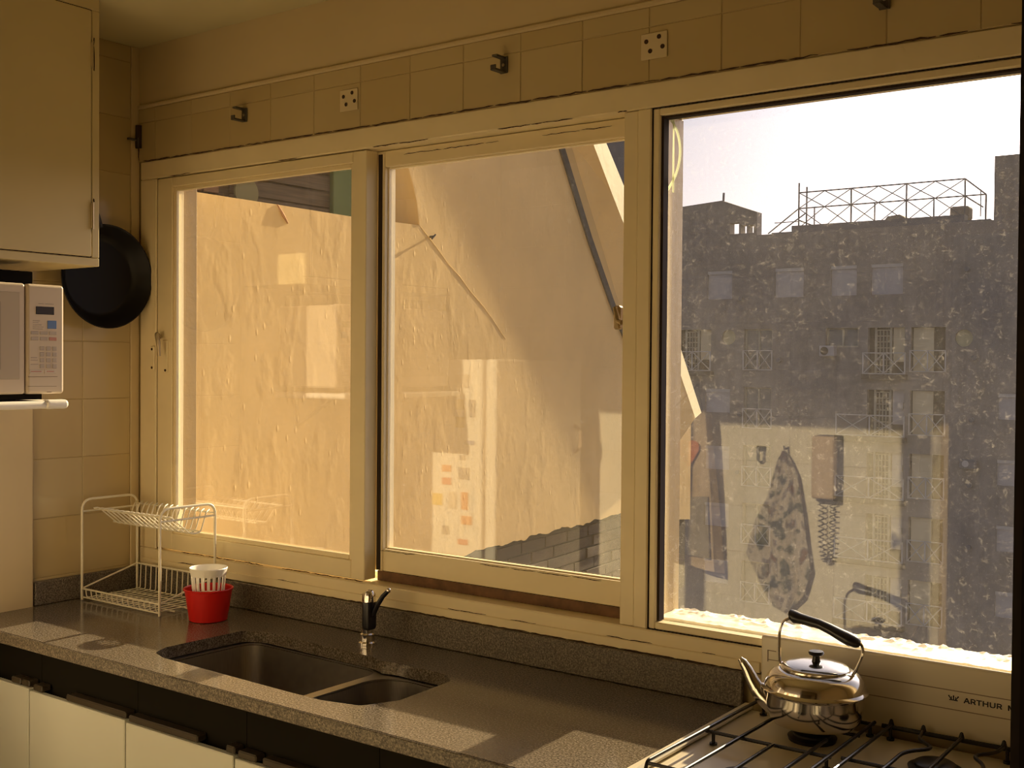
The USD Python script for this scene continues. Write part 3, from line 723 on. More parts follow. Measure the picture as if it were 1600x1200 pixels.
fa = thing('faucet', 'chrome mixer tap with a black pull-out spout and a side lever', 'tap', (1.108, -.105, .9))
obj('body', lathe([(0, .9005), (.024, .9005), (.024, .906), (.019, .909), (.019, .925), (.0195, .927), (.0150, .93), (.0145, 1.028), (.0135, 1.033), (0, 1.034)], (1.100, -.102, 0), 28), chrome, fa, smooth=40)
obj('spout', rbox(1.1165, -.146, .946, 1.1450, -.1120, 1.024, .010), black_pl, fa, smooth=40, label='black pull-out spray head')
obj('cap', lathe([(0, .0), (.0165, .0), (.0165, .012), (.0148, .021), (.010, .028), (0, .0305)], (1.1308, -.129, 1.0185), 28), chrome, fa, smooth=40)
obj('arm', tube([(1.101, -.103, 1.00), (1.128, -.124, 1.00)], .010, 12), chrome, fa, smooth=40)
lv = [(1.143, -.128, .985), (1.158, -.128, 1.013), (1.176, -.128, 1.037), (1.193, -.128, 1.052)]
obj('lever', tube(lv, [.0065, .0065, .006, .0052], 10), black_pl, fa, smooth=40, label='dark tilted lever')
obj('lever_tip', trimesh.creation.icosphere(2, .0062).apply_translation([1.1955, -.128, 1.0545]), chrome, fa, smooth=True)

# base cabinets under the counter
gx = [.021, .349, .764, 1.159, 1.56, 2.105]
lab = ['cream base cabinet at the far left under the counter', 'second cream base cabinet from the left under the dish rack', 'third cream base cabinet from the left, under the big sink bowl', 'fourth cream base cabinet from the left, under the small sink bowl', 'fifth cream base cabinet, beside the stove']
for i in range(5):
    x0, x1 = gx[i], gx[i + 1]
    bc = thing('base_cabinet', lab[i], 'cabinet', ((x0 + x1) / 2, -.3, 0))
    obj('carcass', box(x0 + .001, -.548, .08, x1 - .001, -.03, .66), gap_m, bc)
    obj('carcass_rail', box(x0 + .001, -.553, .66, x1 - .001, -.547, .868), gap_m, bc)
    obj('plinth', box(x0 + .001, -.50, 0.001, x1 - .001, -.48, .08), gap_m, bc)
    zt = .762 - .004 * i
    d = obj('door', box(x0 + .0025, -.590, .10, x1 - .0025, -.572, zt, .002), base_m, bc)
    for a, b in (((.255, .300), (.305, .342)), ((.36, .40), (.509, .758)), ((.770, 1.027), (1.125, 1.155)), ((1.165, 1.225), (1.245, 1.545)), ((1.58, 1.90),))[i]:
        obj('handle', box(a, -.585, zt + .0015, b, -.556, zt + .018, .003), handle_brown, d, label='dark brown finger-pull handle')

# ================================================================== LEFT WALL: cabinet, microwave, shelf, pan
uc = thing('wall_cabinet', 'cream wall cabinet in the upper left corner with worn hinges', 'cabinet', (.18, -.7, 1.885))
obj('carcass', box(.0205, -1.02, 1.885, .312, -.367, 2.6195, .003), cab_m, uc)
obj('face_frame', cat(box(.3122, -1.02, 1.885, .328, -.367, 1.9085, .002), box(.3122, -1.02, 2.588, .328, -.367, 2.6195, .002), box(.3122, -.3905, 1.9088, .328, -.367, 2.5875, .002), box(.3122, -1.02, 1.9088, .328, -.99, 2.5875, .002)), cab_m, uc)
d = obj('door', box(.3125, -.988, 1.911, .330, -.393, 2.5855, .002), cab_m, uc)
for z in (1.99, 2.43):
    obj('hinge', cat(box(.326, -.3965, z, .334, -.388, z + .068, .002), tube([(.334, -.392, z - .004), (.334, -.392, z + .072)], .003, 8)), hinge_m, d)
    obj('hinge_wear', crack(0, .09, 0, 0, .0035, int(z * 10), .9).apply_transform(np.array([[0, 1, 0, .3345], [0, 0, -1, -.3905], [1, 0, 0, z - .01], [0, 0, 0, 1.]])), crack_m, d)
obj('door_gap', cat(box(.3128, -.3928, 1.909, .3262, -.3907, 2.587), box(.3128, -.988, 1.9087, .3262, -.393, 1.9108), box(.3128, -.988, 2.5857, .3262, -.393, 2.5878)), groove_m, uc)

sh = thing('microwave_shelf', 'white wall shelf with a rounded end carrying the microwave', 'shelf', (.2, -.75, 1.497))
sp = sg.box(.0205, -1.02, .37, -.5065).buffer(-.012).buffer(.012, 6)
sm = extrude(sp, .020); sm.apply_translation([0, 0, 1.498])
obj('board', sm, white_pl, sh)
obj('edge_trim', tube(rounded_path([(.372, -1.02, 1.508), (.372, -.507, 1.508), (.06, -.505, 1.508)], .02), .0105, 12), white_pl, sh, smooth=40)
obj('edge_cap', rbox(.352, -.562, 1.4965, .386, -.494, 1.5215, .0115), white_pl, sh, smooth=40)
for y in (-.62, -.92): obj('shelf_bracket', cat(box(.0205, y - .008, 1.38, .026, y + .008, 1.4975), tube([(.024, y, 1.39), (.20, y, 1.4925)], .006, 8)), bracket_m, sh)

mw = thing('microwave', 'cream microwave oven with a keypad and blue button on the left shelf', 'microwave', (.2, -.74, 1.522))
obj('body', box(.06, -.985, 1.536, .332, -.497, 1.822, .006), mw_m, mw)
obj('shade_filler', box(.08, -.975, 1.5215, .335, -.545, 1.5365), gap_m, mw)  # near-black box added for the shade between microwave and shelf
obj('control_panel', rbox(.325, -.597, 1.536, .3515, -.489, 1.8245, .009), mw_m, mw, smooth=40)
d = obj('door', rbox(.325, -.990, 1.536, .3500, -.5995, 1.8245, .008), mw_m, mw, smooth=40)
obj('door_window', cat(box(.3495, -.96, 1.575, .3512, -.6165, 1.800, .0007)), mw_door, d)
obj('door_inner_window', box(.3510, -.95, 1.600, .3520, -.668, 1.775, .0004), mw_pane, d)
cp = lambda y0, z0, y1, z1, x=.3525: box(.350, y0, z0, x, y1, z1, .0006)
obj('display', cp(-.5715, 1.7455, -.5195, 1.7660), display_m, mw)
obj('start_button', cp(-.5385, 1.7085, -.5125, 1.7300), blue_m, mw, label='blue square start button')
obj('panel_text', cat(*[cp(-.580, z, -.580 + w, z + .0026, .3520) for z, w in ((1.727, .020), (1.722, .016), (1.716, .025), (1.711, .030), (1.706, .028))], cp(-.565, 1.7725, -.550, 1.7745, .3520), cp(-.545, 1.7725, -.520, 1.7745, .3520)), key_m, mw)
for r0, z in enumerate((1.6925, 1.677)):
    for c0 in range(3):
        y0 = -.586 + .0262 * c0
        obj('function_key', cp(y0, z, y0 + .0215, z + .0088), red_key if (r0 == 1 and c0 == 2) else key_m, mw)
keys = []
for r0 in range(4):
    for c0 in range(3):
        y0 = -.5605 + .0182 * c0
        obj('number_key', cp(y0, 1.6505 - .0155 * r0, y0 + .0125, 1.6615 - .0155 * r0), key_m, mw)
obj('panel_text', cat(cp(-.586, 1.630, -.568, 1.633, .352), cp(-.586, 1.624, -.566, 1.6265, .352), cp(-.586, 1.6125, -.564, 1.6150, .352)), key_m, mw)
obj('clear_key', cp(-.589, 1.5895, -.5515, 1.6005), key_m2, mw); obj('stop_key', cp(-.5475, 1.5895, -.5135, 1.6005), key_m2, mw)
obj('panel_text', cat(cp(-.586, 1.594, -.556, 1.5965, .353), cp(-.541, 1.594, -.520, 1.5965, .353)), red_key, mw)
obj('panel_line', cat(cp(-.593, 1.5805, -.509, 1.5825, .3520), cp(-.594, 1.5555, -.511, 1.5567, .3520), cp(-.540, 1.5395, -.526, 1.5410, .3520)), mw_line, mw)
for y in (-.93, -.62):
    for x in (.09, .31): obj('foot', disc((x, y, 1.5285), (0, 0, 1), .014, .0165, 14), gap_m, mw)

bt_ = thing('black_tray', 'flat black tray shape on top of the microwave under the cabinet', 'tray', (.15, -.72, 1.823))  # plain black rimmed slab between microwave and cabinet
obj('base', box(.05, -.96, 1.8232, .275, -.535, 1.829, .002), gap_m, bt_)
obj('rim', cat(box(.05, -.96, 1.829, .055, -.535, 1.862), box(.27, -.96, 1.829, .275, -.535, 1.862), box(.055, -.96, 1.829, .27, -.955, 1.862), box(.055, -.54, 1.829, .27, -.535, 1.862)), gap_m, bt_)

fp = thing('frying_pan', 'black nonstick frying pan hanging on the tiled wall', 'frying pan', (.03, -.160, 1.725))
prof_in = [(.0, .004), (.108, .004), (.116, .007), (.128, .020), (.150, .052), (.1555, .056)]
pan = lathe([(0, 0), (.110, 0), (.120, .004), (.133, .018), (.156, .052), (.159, .0565), (.157, .0585), (.1525, .0560), (.130, .022), (.118, .0085), (.108, .0045), (0, .0045)], (0, 0, 0), 64)
R_ = np.eye(4); R_[:3, 0], R_[:3, 1], R_[:3, 2], R_[:3, 3] = (0, 1, 0), (0, 0, 1), (1, 0, 0), (.0095, -.160, 1.882)
tilt = trimesh.transformations.rotation_matrix(math.radians(4), (0, 1, 0), (.03, -.16, 1.73))
pan.apply_transform(R_)
obj('pan_body', pan, nonstick, fp, smooth=40)
hd = rounded_path([(.062, -.185, 2.030), (.070, -.205, 2.075), (.050, -.245, 2.19)], .03)
obj('handle', tube(hd, .009, 10), black_pl, fp, smooth=40)
obj('hook', cat(disc((.003, -.245, 2.195), (1, 0, 0), .012, .006, 14), tube([(.004, -.245, 2.195), (.055, -.247, 2.195)], .004, 8)), bracket_m, fp)

# ================================================================== ON THE COUNTER
dr = thing('dish_rack', 'white wire two-tier dish rack in the corner of the counter', 'dish rack', (.23, -.13, .9))
XL, XR, YFr, YBk = .041, .417, -.232, -.036
for x in (XL, XR):
    pth = rounded_path([(x, YFr, .9003), (x, YFr, 1.204), (x, YBk, 1.204), (x, YBk, .9003)], .035, 6)
    obj('end_frame', tube(pth, .0040, 10), wire_m, dr, smooth=40)
    obj('cross_bar', tube([(x, YFr, 1.168), (x, YBk, 1.168)], .003, 8), wire_m, dr, smooth=40)
    obj('side_rail', tube([(x, YFr, .934), (x, YBk, .985)], .0028, 8), wire_m, dr, smooth=40)
tr = obj('plate_tray', cat(tube([(XL, -.188, 1.172), (XR, -.188, 1.172)], .0026, 8), tube([(XL, -.092, 1.126), (XR, -.092, 1.126)], .0026, 8), tube([(XL, -.040, 1.176), (XR, -.040, 1.176)], .0026, 8), tube([(XL, -.122, 1.126), (XR, -.122, 1.126)], .0026, 8)), wire_m, dr, smooth=40)
for k in range(15):
    x = XL + .016 + k * (XR - XL - .03) / 14
    pw = rounded_path([(x - .004, -.200, 1.176), (x, -.186, 1.178), (x + .012, -.124, 1.122), (x + .012, -.088, 1.122), (x + .004, -.060, 1.180), (x - .012, -.036, 1.183)], .012, 3)
    obj('tray_wire', tube(pw, .0022, 6), wire_m, tr, smooth=40)
lt = obj('lower_tray', cat(tube([(XL, YFr, .934), (XR, YFr, .934)], .0030, 8), tube([(XL, YBk, .985), (XR, YBk, .985)], .003, 8), tube([(XL, YFr + .004, .907), (XR, YFr + .004, .907)], .0024, 8), tube([(XL, YBk - .004, .907), (XR, YBk - .004, .907)], .0024, 8), tube([(XL, -.13, .9052), (XR, -.13, .9052)], .0024, 8), tube([(XL, -.08, .9052), (XR, -.08, .9052)], .0024, 8), tube([(XL, -.18, .9052), (XR, -.18, .9052)], .0024, 8)), wire_m, dr, smooth=40)
for k in range(14):
    x = XL + .02 + k * (XR - XL - .04) / 13
    obj('tray_wire', tube(rounded_path([(x, YFr, .934), (x, YFr + .003, .9085), (x, YBk - .003, .9085), (x, YBk, .985)], .008, 3), .0020, 6), wire_m, lt, smooth=40)

PX, PY = .556, -.172
rp = thing('red_bowl', 'bright red plastic tub on the counter beside the dish rack', 'tub', (PX, PY, .9))
obj('tub', lathe([(0, .9003), (.0500, .9003), (.0525, .902), (.0605, .955), (.0655, .985), (.0682, .986), (.0690, .9895), (.0670, .9915), (.0640, .9885), (.0585, .955), (.0500, .905), (0, .905)], (PX, PY, 0), 56), red_m, rp, smooth=35)
cb = thing('cutlery_basket', 'white slotted plastic cutlery basket standing in the red tub', 'basket', (PX, PY, .906))
zb0, zb1 = .9055, 1.046
rt = lambda z: .0375 + (.0500 - .0375) * (z - zb0) / (zb1 - zb0)
obj('rim', lathe([(rt(1.028) - .003, 1.026), (rt(1.026), 1.0255), (.0520, 1.043), (.0530, 1.046), (.0515, 1.048), (.0490, 1.045), (rt(1.028) - .003, 1.026)], (PX, PY, 0), 48), white_pl, cb, smooth=35)
obj('base', lathe([(0, .9055), (.0375, .9055), (.0395, .915), (.0375, .916), (.0355, .9085), (0, .9085)], (PX, PY, 0), 40), white_pl, cb, smooth=35)
for k in range(18):
    a = 2 * PI * k / 18; ca, sa = math.cos(a), math.sin(a)
    t = box(-.0034, -.0011, 0, .0034, .0011, 1)
    V = t.vertices.copy(); z = zb0 + .006 + V[:, 2] * (1.030 - zb0 - .006)
    rad = np.array([rt(q) for q in z]) + V[:, 1] - .001
    t.vertices = np.c_[PX + rad * ca - V[:, 0] * sa, PY + rad * sa + V[:, 0] * ca, z]
    obj('slat', t, white_pl, cb)
obj('hoop', lathe([(rt(.97) - .002, .968), (rt(.97), .968), (rt(.974), .973), (rt(.974) - .002, .973), (rt(.97) - .002, .968)], (PX, PY, 0), 40), white_pl, cb, smooth=35)

# ================================================================== STOVE
st = thing('stove', 'white enamelled gas stove with its lid raised against the window frame', 'stove', (2.4, -.3, 0))
SX0, SX1 = 2.113, 2.690
obj('body', box(SX0, -.585, .05, SX1, -.03, .896, .004), enamel, st)
obj('cooktop', cat(box(SX0, -.60, .8962, SX1, -.026, .903, .003), box(SX0, -.60, .9032, SX0 + .022, -.026, .917, .005), box(SX1 - .022, -.60, .9032, SX1, -.026, .917, .005), box(SX0 + .022, -.60, .9032, SX1 - .022, -.583, .917, .005)), enamel, st)
obj('front_panel', box(SX0, -.612, .79, SX1, -.6005, .905, .003), enamel, st)
obj('oven_door', box(SX0 + .01, -.615, .14, SX1 - .01, -.5855, .77, .006), enamel, st)
lid = rbox(2.148, -.024, .9185, SX1, -.0115, 1.063, .0055)
obj('lid', lid, enamel, st, smooth=40, label='raised enamel lid leaning behind the burners')
obj('lid_groove', cat(box(2.165, -.0248, 1.0135, SX1 - .01, -.0235, 1.0150), box(2.165, -.0248, .9775, SX1 - .01, -.0235, .9790)), mw_line, st)
obj('lid_clip', cat(box(2.163, -.0252, 1.010, 2.1645, -.0235, 1.034), box(2.163, -.0252, 1.0325, 2.182, -.0235, 1.034)), mw_line, st)
def letters(text, h, x, z, y, bold=True, sx=1.0):
    t = meshkit.text_mesh(text, h, .0008, bold)
    t.apply_scale([sx, 1, 1])
    return to_plane(t, (x, y, z), (1, 0, 0), (0, 0, 1), (0, -1, 0))
obj('lettering', letters('ARTHUR  M', .0094, 2.556, .9945, -.0238, True, 1.30), print_m, st)
crown = [sg.Polygon([(0, 0), (.016, 0), (.0155, .0018), (.0005, .0018)])] + [sg.LineString([(.008 + .004 * s, .002), (.008 + .0085 * s, .0075)]).buffer(.0008) for s in (-1, 1)] + [sg.LineString([(.008, .002), (.008, .0090)]).buffer(.0009)] + [sg.Point(.008 + .0085 * s, .008).buffer(.0013) for s in (-1, 0, 1)] + [sg.LineString([(.008 + .0035 * s, .003), (.008 + .004 * s, .0066)]).buffer(.0007) for s in (-1, 1)]
from shapely.ops import unary_union
obj('crown_emblem', to_plane(extrude(unary_union(crown), .0008), (2.530, -.0238, .9955), (1, 0, 0), (0, 0, 1), (0, -1, 0)), print_m, st)
for x, y in ((2.305, -.135), (2.545, -.165), (2.29, -.43), (2.53, -.43)):
    obj('burner', lathe([(0, .9032), (.045, .9032), (.047, .910), (.036, .913), (.036, .917), (.030, .9205), (0, .921)], (x, y, 0), 28), grate_m, st, smooth=40)
for k in range(5):
    obj('knob', disc((2.18 + .11 * k, -.628, .845), (0, 1, 0), .02, .03, 20), black_pl, st)

ZG = .932; rg = .0035
ga = thing('pan_support', 'black wire pan support under the kettle on the left burners', 'pan support', (2.26, -.27, .9035))
def rod(p, t, name='rod', r=rg): obj(name, tube(np.asarray(p), r, 8), grate_m, t, smooth=40)
rod(rounded_path([(2.150, -.512, .9175), (2.150, -.505, ZG), (2.155, -.045, ZG)], .012), ga)
rod([(2.223, -.510, ZG), (2.229, -.045, ZG)], ga)
rod([(2.290, -.510, ZG), (2.291, -.290, ZG)], ga)
rod([(2.358, -.510, ZG), (2.360, -.205, ZG)], ga)
rod([(2.396, -.510, ZG), (2.396, -.045, ZG)], ga)
rod([(2.150, -.279, ZG - .005), (2.396, -.279, ZG - .005)], ga, 'cross_rod'); rod([(2.155, -.047, ZG - .004), (2.396, -.047, ZG - .004)], ga, 'cross_rod')
rod([(2.150, -.505, ZG - .004), (2.396, -.505, ZG - .004)], ga, 'cross_rod'); rod([(2.229, -.13, ZG - .005), (2.396, -.13, ZG - .005)], ga, 'cross_rod')
for x, y in ((2.166, -.279), (2.166, -.048), (2.388, -.279), (2.388, -.048)):
    obj('foot', cat(tube([(x, y, .9075), (x, y, ZG - .003)], .0035, 8), disc((x, y, .9053), (0, 0, 1), .0075, .0042, 12)), grate_m, ga)
gb = thing('pan_support', 'black wire pan support with wavy rods right of the kettle', 'pan support', (2.53, -.27, .9035))
rod([(2.427, -.505, ZG), (2.428, -.045, ZG)], gb); rod([(2.558, -.505, ZG), (2.558, -.040, ZG)], gb)
for dx in (0, .137):
    wv = rounded_path([(2.488 + dx, -.043, ZG), (2.496 + dx, -.100, ZG), (2.536 + dx, -.130, ZG), (2.494 + dx, -.182, ZG), (2.495 + dx, -.236, ZG), (2.491 + dx, -.505, ZG)], .03, 5)
    if dx: wv = rounded_path([(2.633, -.040, ZG), (2.631, -.090, ZG), (2.597, -.128, ZG), (2.634, -.172, ZG), (2.634, -.505, ZG)], .03, 5)
    rod(wv, gb, 'wavy_rod')
rod([(2.410, -.043, ZG - .004), (2.660, -.040, ZG - .004)], gb, 'cross_rod', .0045); rod([(2.412, -.270, ZG - .005), (2.655, -.268, ZG - .005)], gb, 'cross_rod'); rod([(2.412, -.500, ZG - .005), (2.655, -.500, ZG - .005)], gb, 'cross_rod')
for x in (2.427, 2.488, 2.558, 2.633): obj('nub', lathe([(0, ZG + .012), (.003, ZG + .010), (.007, ZG - .004), (0, ZG - .006)][::-1], (x, -.041, 0), 12), grate_m, gb, smooth=40)
for x, y in ((2.427, -.045), (2.64, -.045), (2.427, -.49), (2.64, -.49)):
    obj('foot', cat(tube([(x, y, .9075), (x, y, ZG - .003)], .0035, 8), disc((x, y, .9053), (0, 0, 1), .0075, .0042, 12)), grate_m, gb)

# kettle
KX, KY, KZ = 2.309, -.135, .9358
ke = thing('kettle', 'shiny steel kettle with a black handle on the stove', 'kettle', (KX, KY, KZ))
obj('body', lathe([(0, 0), (.070, 0), (.078, .003), (.086, .012), (.0905, .028), (.0915, .045), (.0912, .060), (.0925, .064), (.0995, .066), (.1005, .068), (.0990, .070), (.0955, .073), (.0945, .078), (.091, .088), (.084, .097), (.074, .1035), (.066, .1055), (.0640, .104), (0, .104)], (KX, KY, KZ), 72), kettle_m, ke, smooth=35)
o = obj('lid', lathe([(.0, .1042), (.0625, .1042), (.0645, .1065), (.0645, .1095), (.0615, .1125), (.050, .1165), (.030, .1195), (0, .1205)], (KX, KY, KZ), 64), kettle_m, ke, smooth=35)
obj('lid_knob', lathe([(0, .1200), (.0085, .1200), (.0075, .124), (.0065, .131), (.0135, .134), (.0150, .1375), (.0135, .1405), (0, .1415)], (KX + .002, KY, KZ), 28), black_pl, o, smooth=35, label='small black lid knob')
ku = [(KX - .078, KY - .01, KZ + .022), (KX - .104, KY - .012, KZ + .040), (KX - .122, KY - .012, KZ + .062), (KX - .134, KY - .012, KZ + .085), (KX - .146, KY - .012, KZ + .100), (KX - .151, KY - .012, KZ + .104)]
ku = rounded_path(ku, .02, 4)
obj('spout', tube(ku, np.linspace(.0195, .0052, len(ku)), 16), kettle_m, ke, smooth=40)
lw = rounded_path([(KX - .066, KY, KZ + .102), (KX - .072, KY, KZ + .108), (KX - .074, KY, KZ + .168), (KX - .066, KY, KZ + .190), (KX - .045, KY, KZ + .200)], .016, 5)
rw = rounded_path([(KX + .070, KY, KZ + .098), (KX + .078, KY, KZ + .112), (KX + .093, KY, KZ + .148), (KX + .092, KY, KZ + .165), (KX + .078, KY, KZ + .176)], .014, 5)
obj('bail', tube(lw, .0030, 8), kettle_m, ke, smooth=40); obj('bail', tube(rw, .0030, 8), kettle_m, ke, smooth=40)
obj('lug', box(KX - .072, KY - .008, KZ + .094, KX - .062, KY + .008, KZ + .108, .002), kettle_m, ke); obj('lug', box(KX + .064, KY - .008, KZ + .092, KX + .076, KY + .008, KZ + .106, .002), kettle_m, ke)
gp = [(-.0535, .2070, .005), (-.0500, .2040, .0105), (-.043, .2010, .0125), (-.030, .1990, .0105), (-.012, .1965, .0095), (.008, .1935, .0095), (.030, .1865, .0105), (.050, .1785, .0120), (.066, .1730, .0130), (.078, .1700, .0120), (.085, .1690, .0085), (.088, .1690, .004)]
V = []; F = []; n = 16
for a, z, r in gp:
    for k in range(n):
        q = 2 * PI * k / n; V.append((KX + a, KY + r * 1.25 * math.cos(q), KZ + z + r * 1.0 * math.sin(q)))
m_ = len(gp)
for i in range(m_ - 1):
    for k in range(n):
        q = (k + 1) % n; F += [[i * n + k, i * n + q, (i + 1) * n + q], [i * n + k, (i + 1) * n + q, (i + 1) * n + k]]
V += [(KX + gp[0][0] - .001, KY, KZ + gp[0][1]), (KX + gp[-1][0] + .001, KY, KZ + gp[-1][1])]
for k in range(n):
    q = (k + 1) % n; F += [[len(V) - 2, q, k], [len(V) - 1, (m_ - 1) * n + k, (m_ - 1) * n + q]]
gt = trimesh.Trimesh(np.array(V), np.array(F), process=False); gt.fix_normals()
obj('grip', gt, black_pl, ke, smooth=50, label='black curved handle grip')

# ================================================================== WINDOW WALL: brackets and hole plates
grp = 'curtain brackets above the windows'
def bracket(loc, label):
    t = thing('curtain_bracket', label, 'bracket', loc, grp)
    x, y, z = loc
    obj('back_plate', box(x - .010, y - .004, z - .004, x + .012, y, z + .036, .001), bracket_m, t)
    obj('arm', box(x - .008, y - .040, z + .030, x + .008, y - .004, z + .035, .001), bracket_m, t); obj('arm', box(x - .008, y - .046, z - .004, x + .008, y - .004, z + .001, .001), bracket_m, t)
    obj('lip', cat(box(x - .008, y - .046, z + .001, x + .008, y - .042, z + .009, .001)), bracket_m, t)
    obj('screw', disc((x + .001, y - .0045, z + .016), (0, 1, 0), .004, .003, 10), hinge_m, t)
    return t
b0 = bracket((.512, -.0095, 2.329), 'small iron curtain bracket above the left window')
dup(b0, (1.456, -.0095, 2.336), 'small iron curtain bracket above the middle window'); dup(b0, (2.384, -.0095, 2.329), 'small iron curtain bracket above the right window at the top edge')
cbk = thing('corner_bracket', 'rusty iron bracket and pipe stub in the corner above the left window', 'bracket', (.012, -.02, 2.29))
obj('pipe_stub', cat(tube([(.014, -.014, 2.30), (.014, -.014, 2.372)], .010, 10), ), hole_m, cbk, smooth=40)
obj('arm', box(.006, -.052, 2.322, .016, -.012, 2.329, .001), bracket_m, cbk)
obj('plate', box(.006, -.022, 2.302, .022, -.010, 2.332, .001), bracket_m, cbk)
obj('stain', crack(0, .11, 0, 0, .006, 77, .9).apply_transform(np.array([[0, 0, 1, .0075], [0, 1, 0, -.0095], [1, 0, 0, 2.262], [0, 0, 0, 1.]])), crack_m, cbk)
def hole_plate(loc, label):
    t = thing('hole_plate', label, 'plate', loc, 'plates with four screw holes above the windows'); x, y, z = loc
    obj('plate', box(x - .033, y - .0025, z, x + .033, y, z + .058, .001), patch_m, t)
    for dx, dz in ((-.019, .040), (.013, .047), (-.009, .018), (.022, .024)): obj('screw_hole', disc((x + dx, y - .0025, z + dz), (0, 1, 0), .0052, .002, 12), hole_m, t)
    return t
h0 = hole_plate((.934, -.0095, 2.306), 'pale patch with four screw holes between the left and middle windows')
dup(h0, (1.872, -.0095, 2.306), 'pale patch with four screw holes above the mullion by the right window')

# ================================================================== BACK WALL: what the panes reflect
fg = thing('refrigerator', 'white refrigerator with magnets on its side, reflected in the middle window', 'refrigerator', (.28, -1.35, 0))
obj('body', box(.022, -1.645, .04, .465, -1.046, 1.640, .006), fridge_m, fg)
obj('gasket', box(.4652, -1.640, .06, .480, -1.052, 1.635), gasket_m, fg)
d = obj('door', rbox(.4802, -1.645, .07, .533, -1.046, 1.642, .012), fridge_m, fg, smooth=40)
obj('handle', tube(rounded_path([(.532, -1.59, 1.37), (.556, -1.60, 1.35), (.558, -1.60, 1.28), (.532, -1.59, 1.255)], .02), .007, 10), phone_m, d, smooth=40)
for x in (.06, .49):
    for y in (-1.60, -1.09): obj('foot', disc((x, y, .02), (0, 0, 1), .02, .0405, 14), gap_m, fg)
MC = {k: M('magnet_' + k, c, .6) for k, c in dict(yellow=(.80, .55, .06), grey=(.38, .33, .28), orange=(.72, .26, .07), red=(.62, .16, .08), blue=(.30, .32, .42), pale=(.66, .56, .42)).items()}
for nm, cx, cz, w, h, k, txt in (('yellow', .360, 1.466, .036, .04, 'yellow', 'small yellow magnet near the top of the fridge side'), ('grey', .420, 1.452, .030, .066, 'grey', 'tall grey picture magnet near the top of the fridge side'), ('yellow', .361, 1.397, .044, .042, 'yellow', 'wider yellow magnet below the small yellow one'), ('blue', .409, 1.320, .050, .016, 'blue', 'narrow bluish strip magnet in the middle of the fridge side'), ('pale', .375, 1.261, .030, .020, 'grey', 'little grey magnet under the bluish strip'),
        ('orange', .296, 1.215, .046, .026, 'orange', 'orange magnet above the red one at the window side'), ('red', .296, 1.165, .046, .028, 'red', 'red magnet directly below the orange one'), ('grey', .382, 1.200, .055, .046, 'grey', 'square grey magnet in the middle of the fridge side'), ('yellow', .250, 1.091, .050, .046, 'yellow', 'yellow round-looking magnet at the wall side'), ('grey', .326, 1.092, .042, .066, 'pale', 'pale photograph magnet between yellow and orange ones'),
        ('orange', .386, 1.094, .034, .068, 'orange', 'tall orange magnet low on the fridge side'), ('orange', .396, 1.020, .052, .034, 'orange', 'wide orange magnet below the tall orange one'), ('grey', .291, .974, .034, .034, 'grey', 'small square grey magnet low on the fridge side'), ('red', .378, .935, .050, .022, 'red', 'lowest red strip magnet on the fridge side'), ('pale', .372, 1.557, .07, .05, 'pale', 'pale note with grey lines at the top of the fridge side')):
    single('fridge_magnet', box(cx - w / 2, -1.0458, cz - h / 2, cx + w / 2, -1.042, cz + h / 2, .001), MC[k], txt, 'magnet')

# wall telephone with a coiled cord
ph = thing('wall_telephone', 'tan wall telephone with a dark coiled cord, reflected in the right window', 'telephone', (1.60, -1.72, 1.12))
obj('back_plate', rbox(1.550, YB + .001, 1.125, 1.642, YB + .03, 1.372, .006), phone_dk, ph, smooth=40)
obj('handset', rbox(1.546, YB + .030, 1.140, 1.632, YB + .072, 1.370, .010), phone_m, ph, smooth=40)
cc = []
for t in np.linspace(0, 1, 520):
    u = t * 2 if t < .5 else 2 - t * 2
    cx = 1.594 + (.024 * (1 - u ** 3)) * (-1 if t < .5 else 1) + (.004 if t < .5 else 0); cz = 1.124 - .215 * math.sin(u * PI / 2)
    ph_ = 26 * 2 * PI * (t + .10 * math.sin(2 * PI * t) * .5)
    cc.append((cx + .0105 * math.cos(ph_), YB + .035 + .0105 * math.sin(ph_), cz))
obj('coiled_cord', tube(cc, .0022, 6), phone_dk, ph, smooth=True)
ou = thing('wall_outlet', 'cream outlet plate by the doorway, reflected in the right window', 'outlet', (1.89, YB, 1.18))
obj('plate', rbox(1.862, YB + .0012, 1.180, 1.920, YB + .010, 1.335, .004), tile_w2, ou, smooth=40)
for x, z in ((1.880, 1.225), (1.900, 1.225), (1.890, 1.29)): obj('socket_hole', disc((x, YB + .010, z), (0, 1, 0), .004, .002, 10), hole_m, ou)

# printed towel on a hook
tw = thing('dish_towel', 'grey floral dish towel hanging on a hook, reflected in the right window', 'towel', (1.42, -1.72, .71))
L_ = [(1.429, 1.308), (1.404, 1.278), (1.362, 1.129), (1.311, 1.027), (1.279, .907), (1.30, .873), (1.367, .75), (1.393, .729)]
Rr = [(1.429, 1.308), (1.450, 1.285), (1.481, 1.222), (1.508, 1.08), (1.524, .962), (1.540, .868), (1.512, .769), (1.457, .713)]
zs = np.linspace(1.306, .722, 40)
lx = np.interp(-zs, [-z for _, z in L_], [x for x, _ in L_]); rx = np.interp(-zs, [-z for _, z in Rr], [x for x, _ in Rr])
lx = np.minimum(lx, rx - .012); nc = 26
U = np.linspace(0, 1, nc)
X = lx[:, None] + (rx - lx)[:, None] * U[None]; Z = np.repeat(zs[:, None], nc, 1) - .02 * np.sin(U * PI)[None] * np.linspace(0, 1, 40)[:, None]
fold = np.sin(U * 15.0)[None] * np.linspace(.003, .012, 40)[:, None] + .006 * np.sin(U * 31 + 1)[None]
Yc = YB + .034 + fold
V1 = np.stack([X, Yc, Z], -1).reshape(-1, 3); V2 = np.stack([X, Yc - .003, Z], -1).reshape(-1, 3); F = []
nn = len(V1)
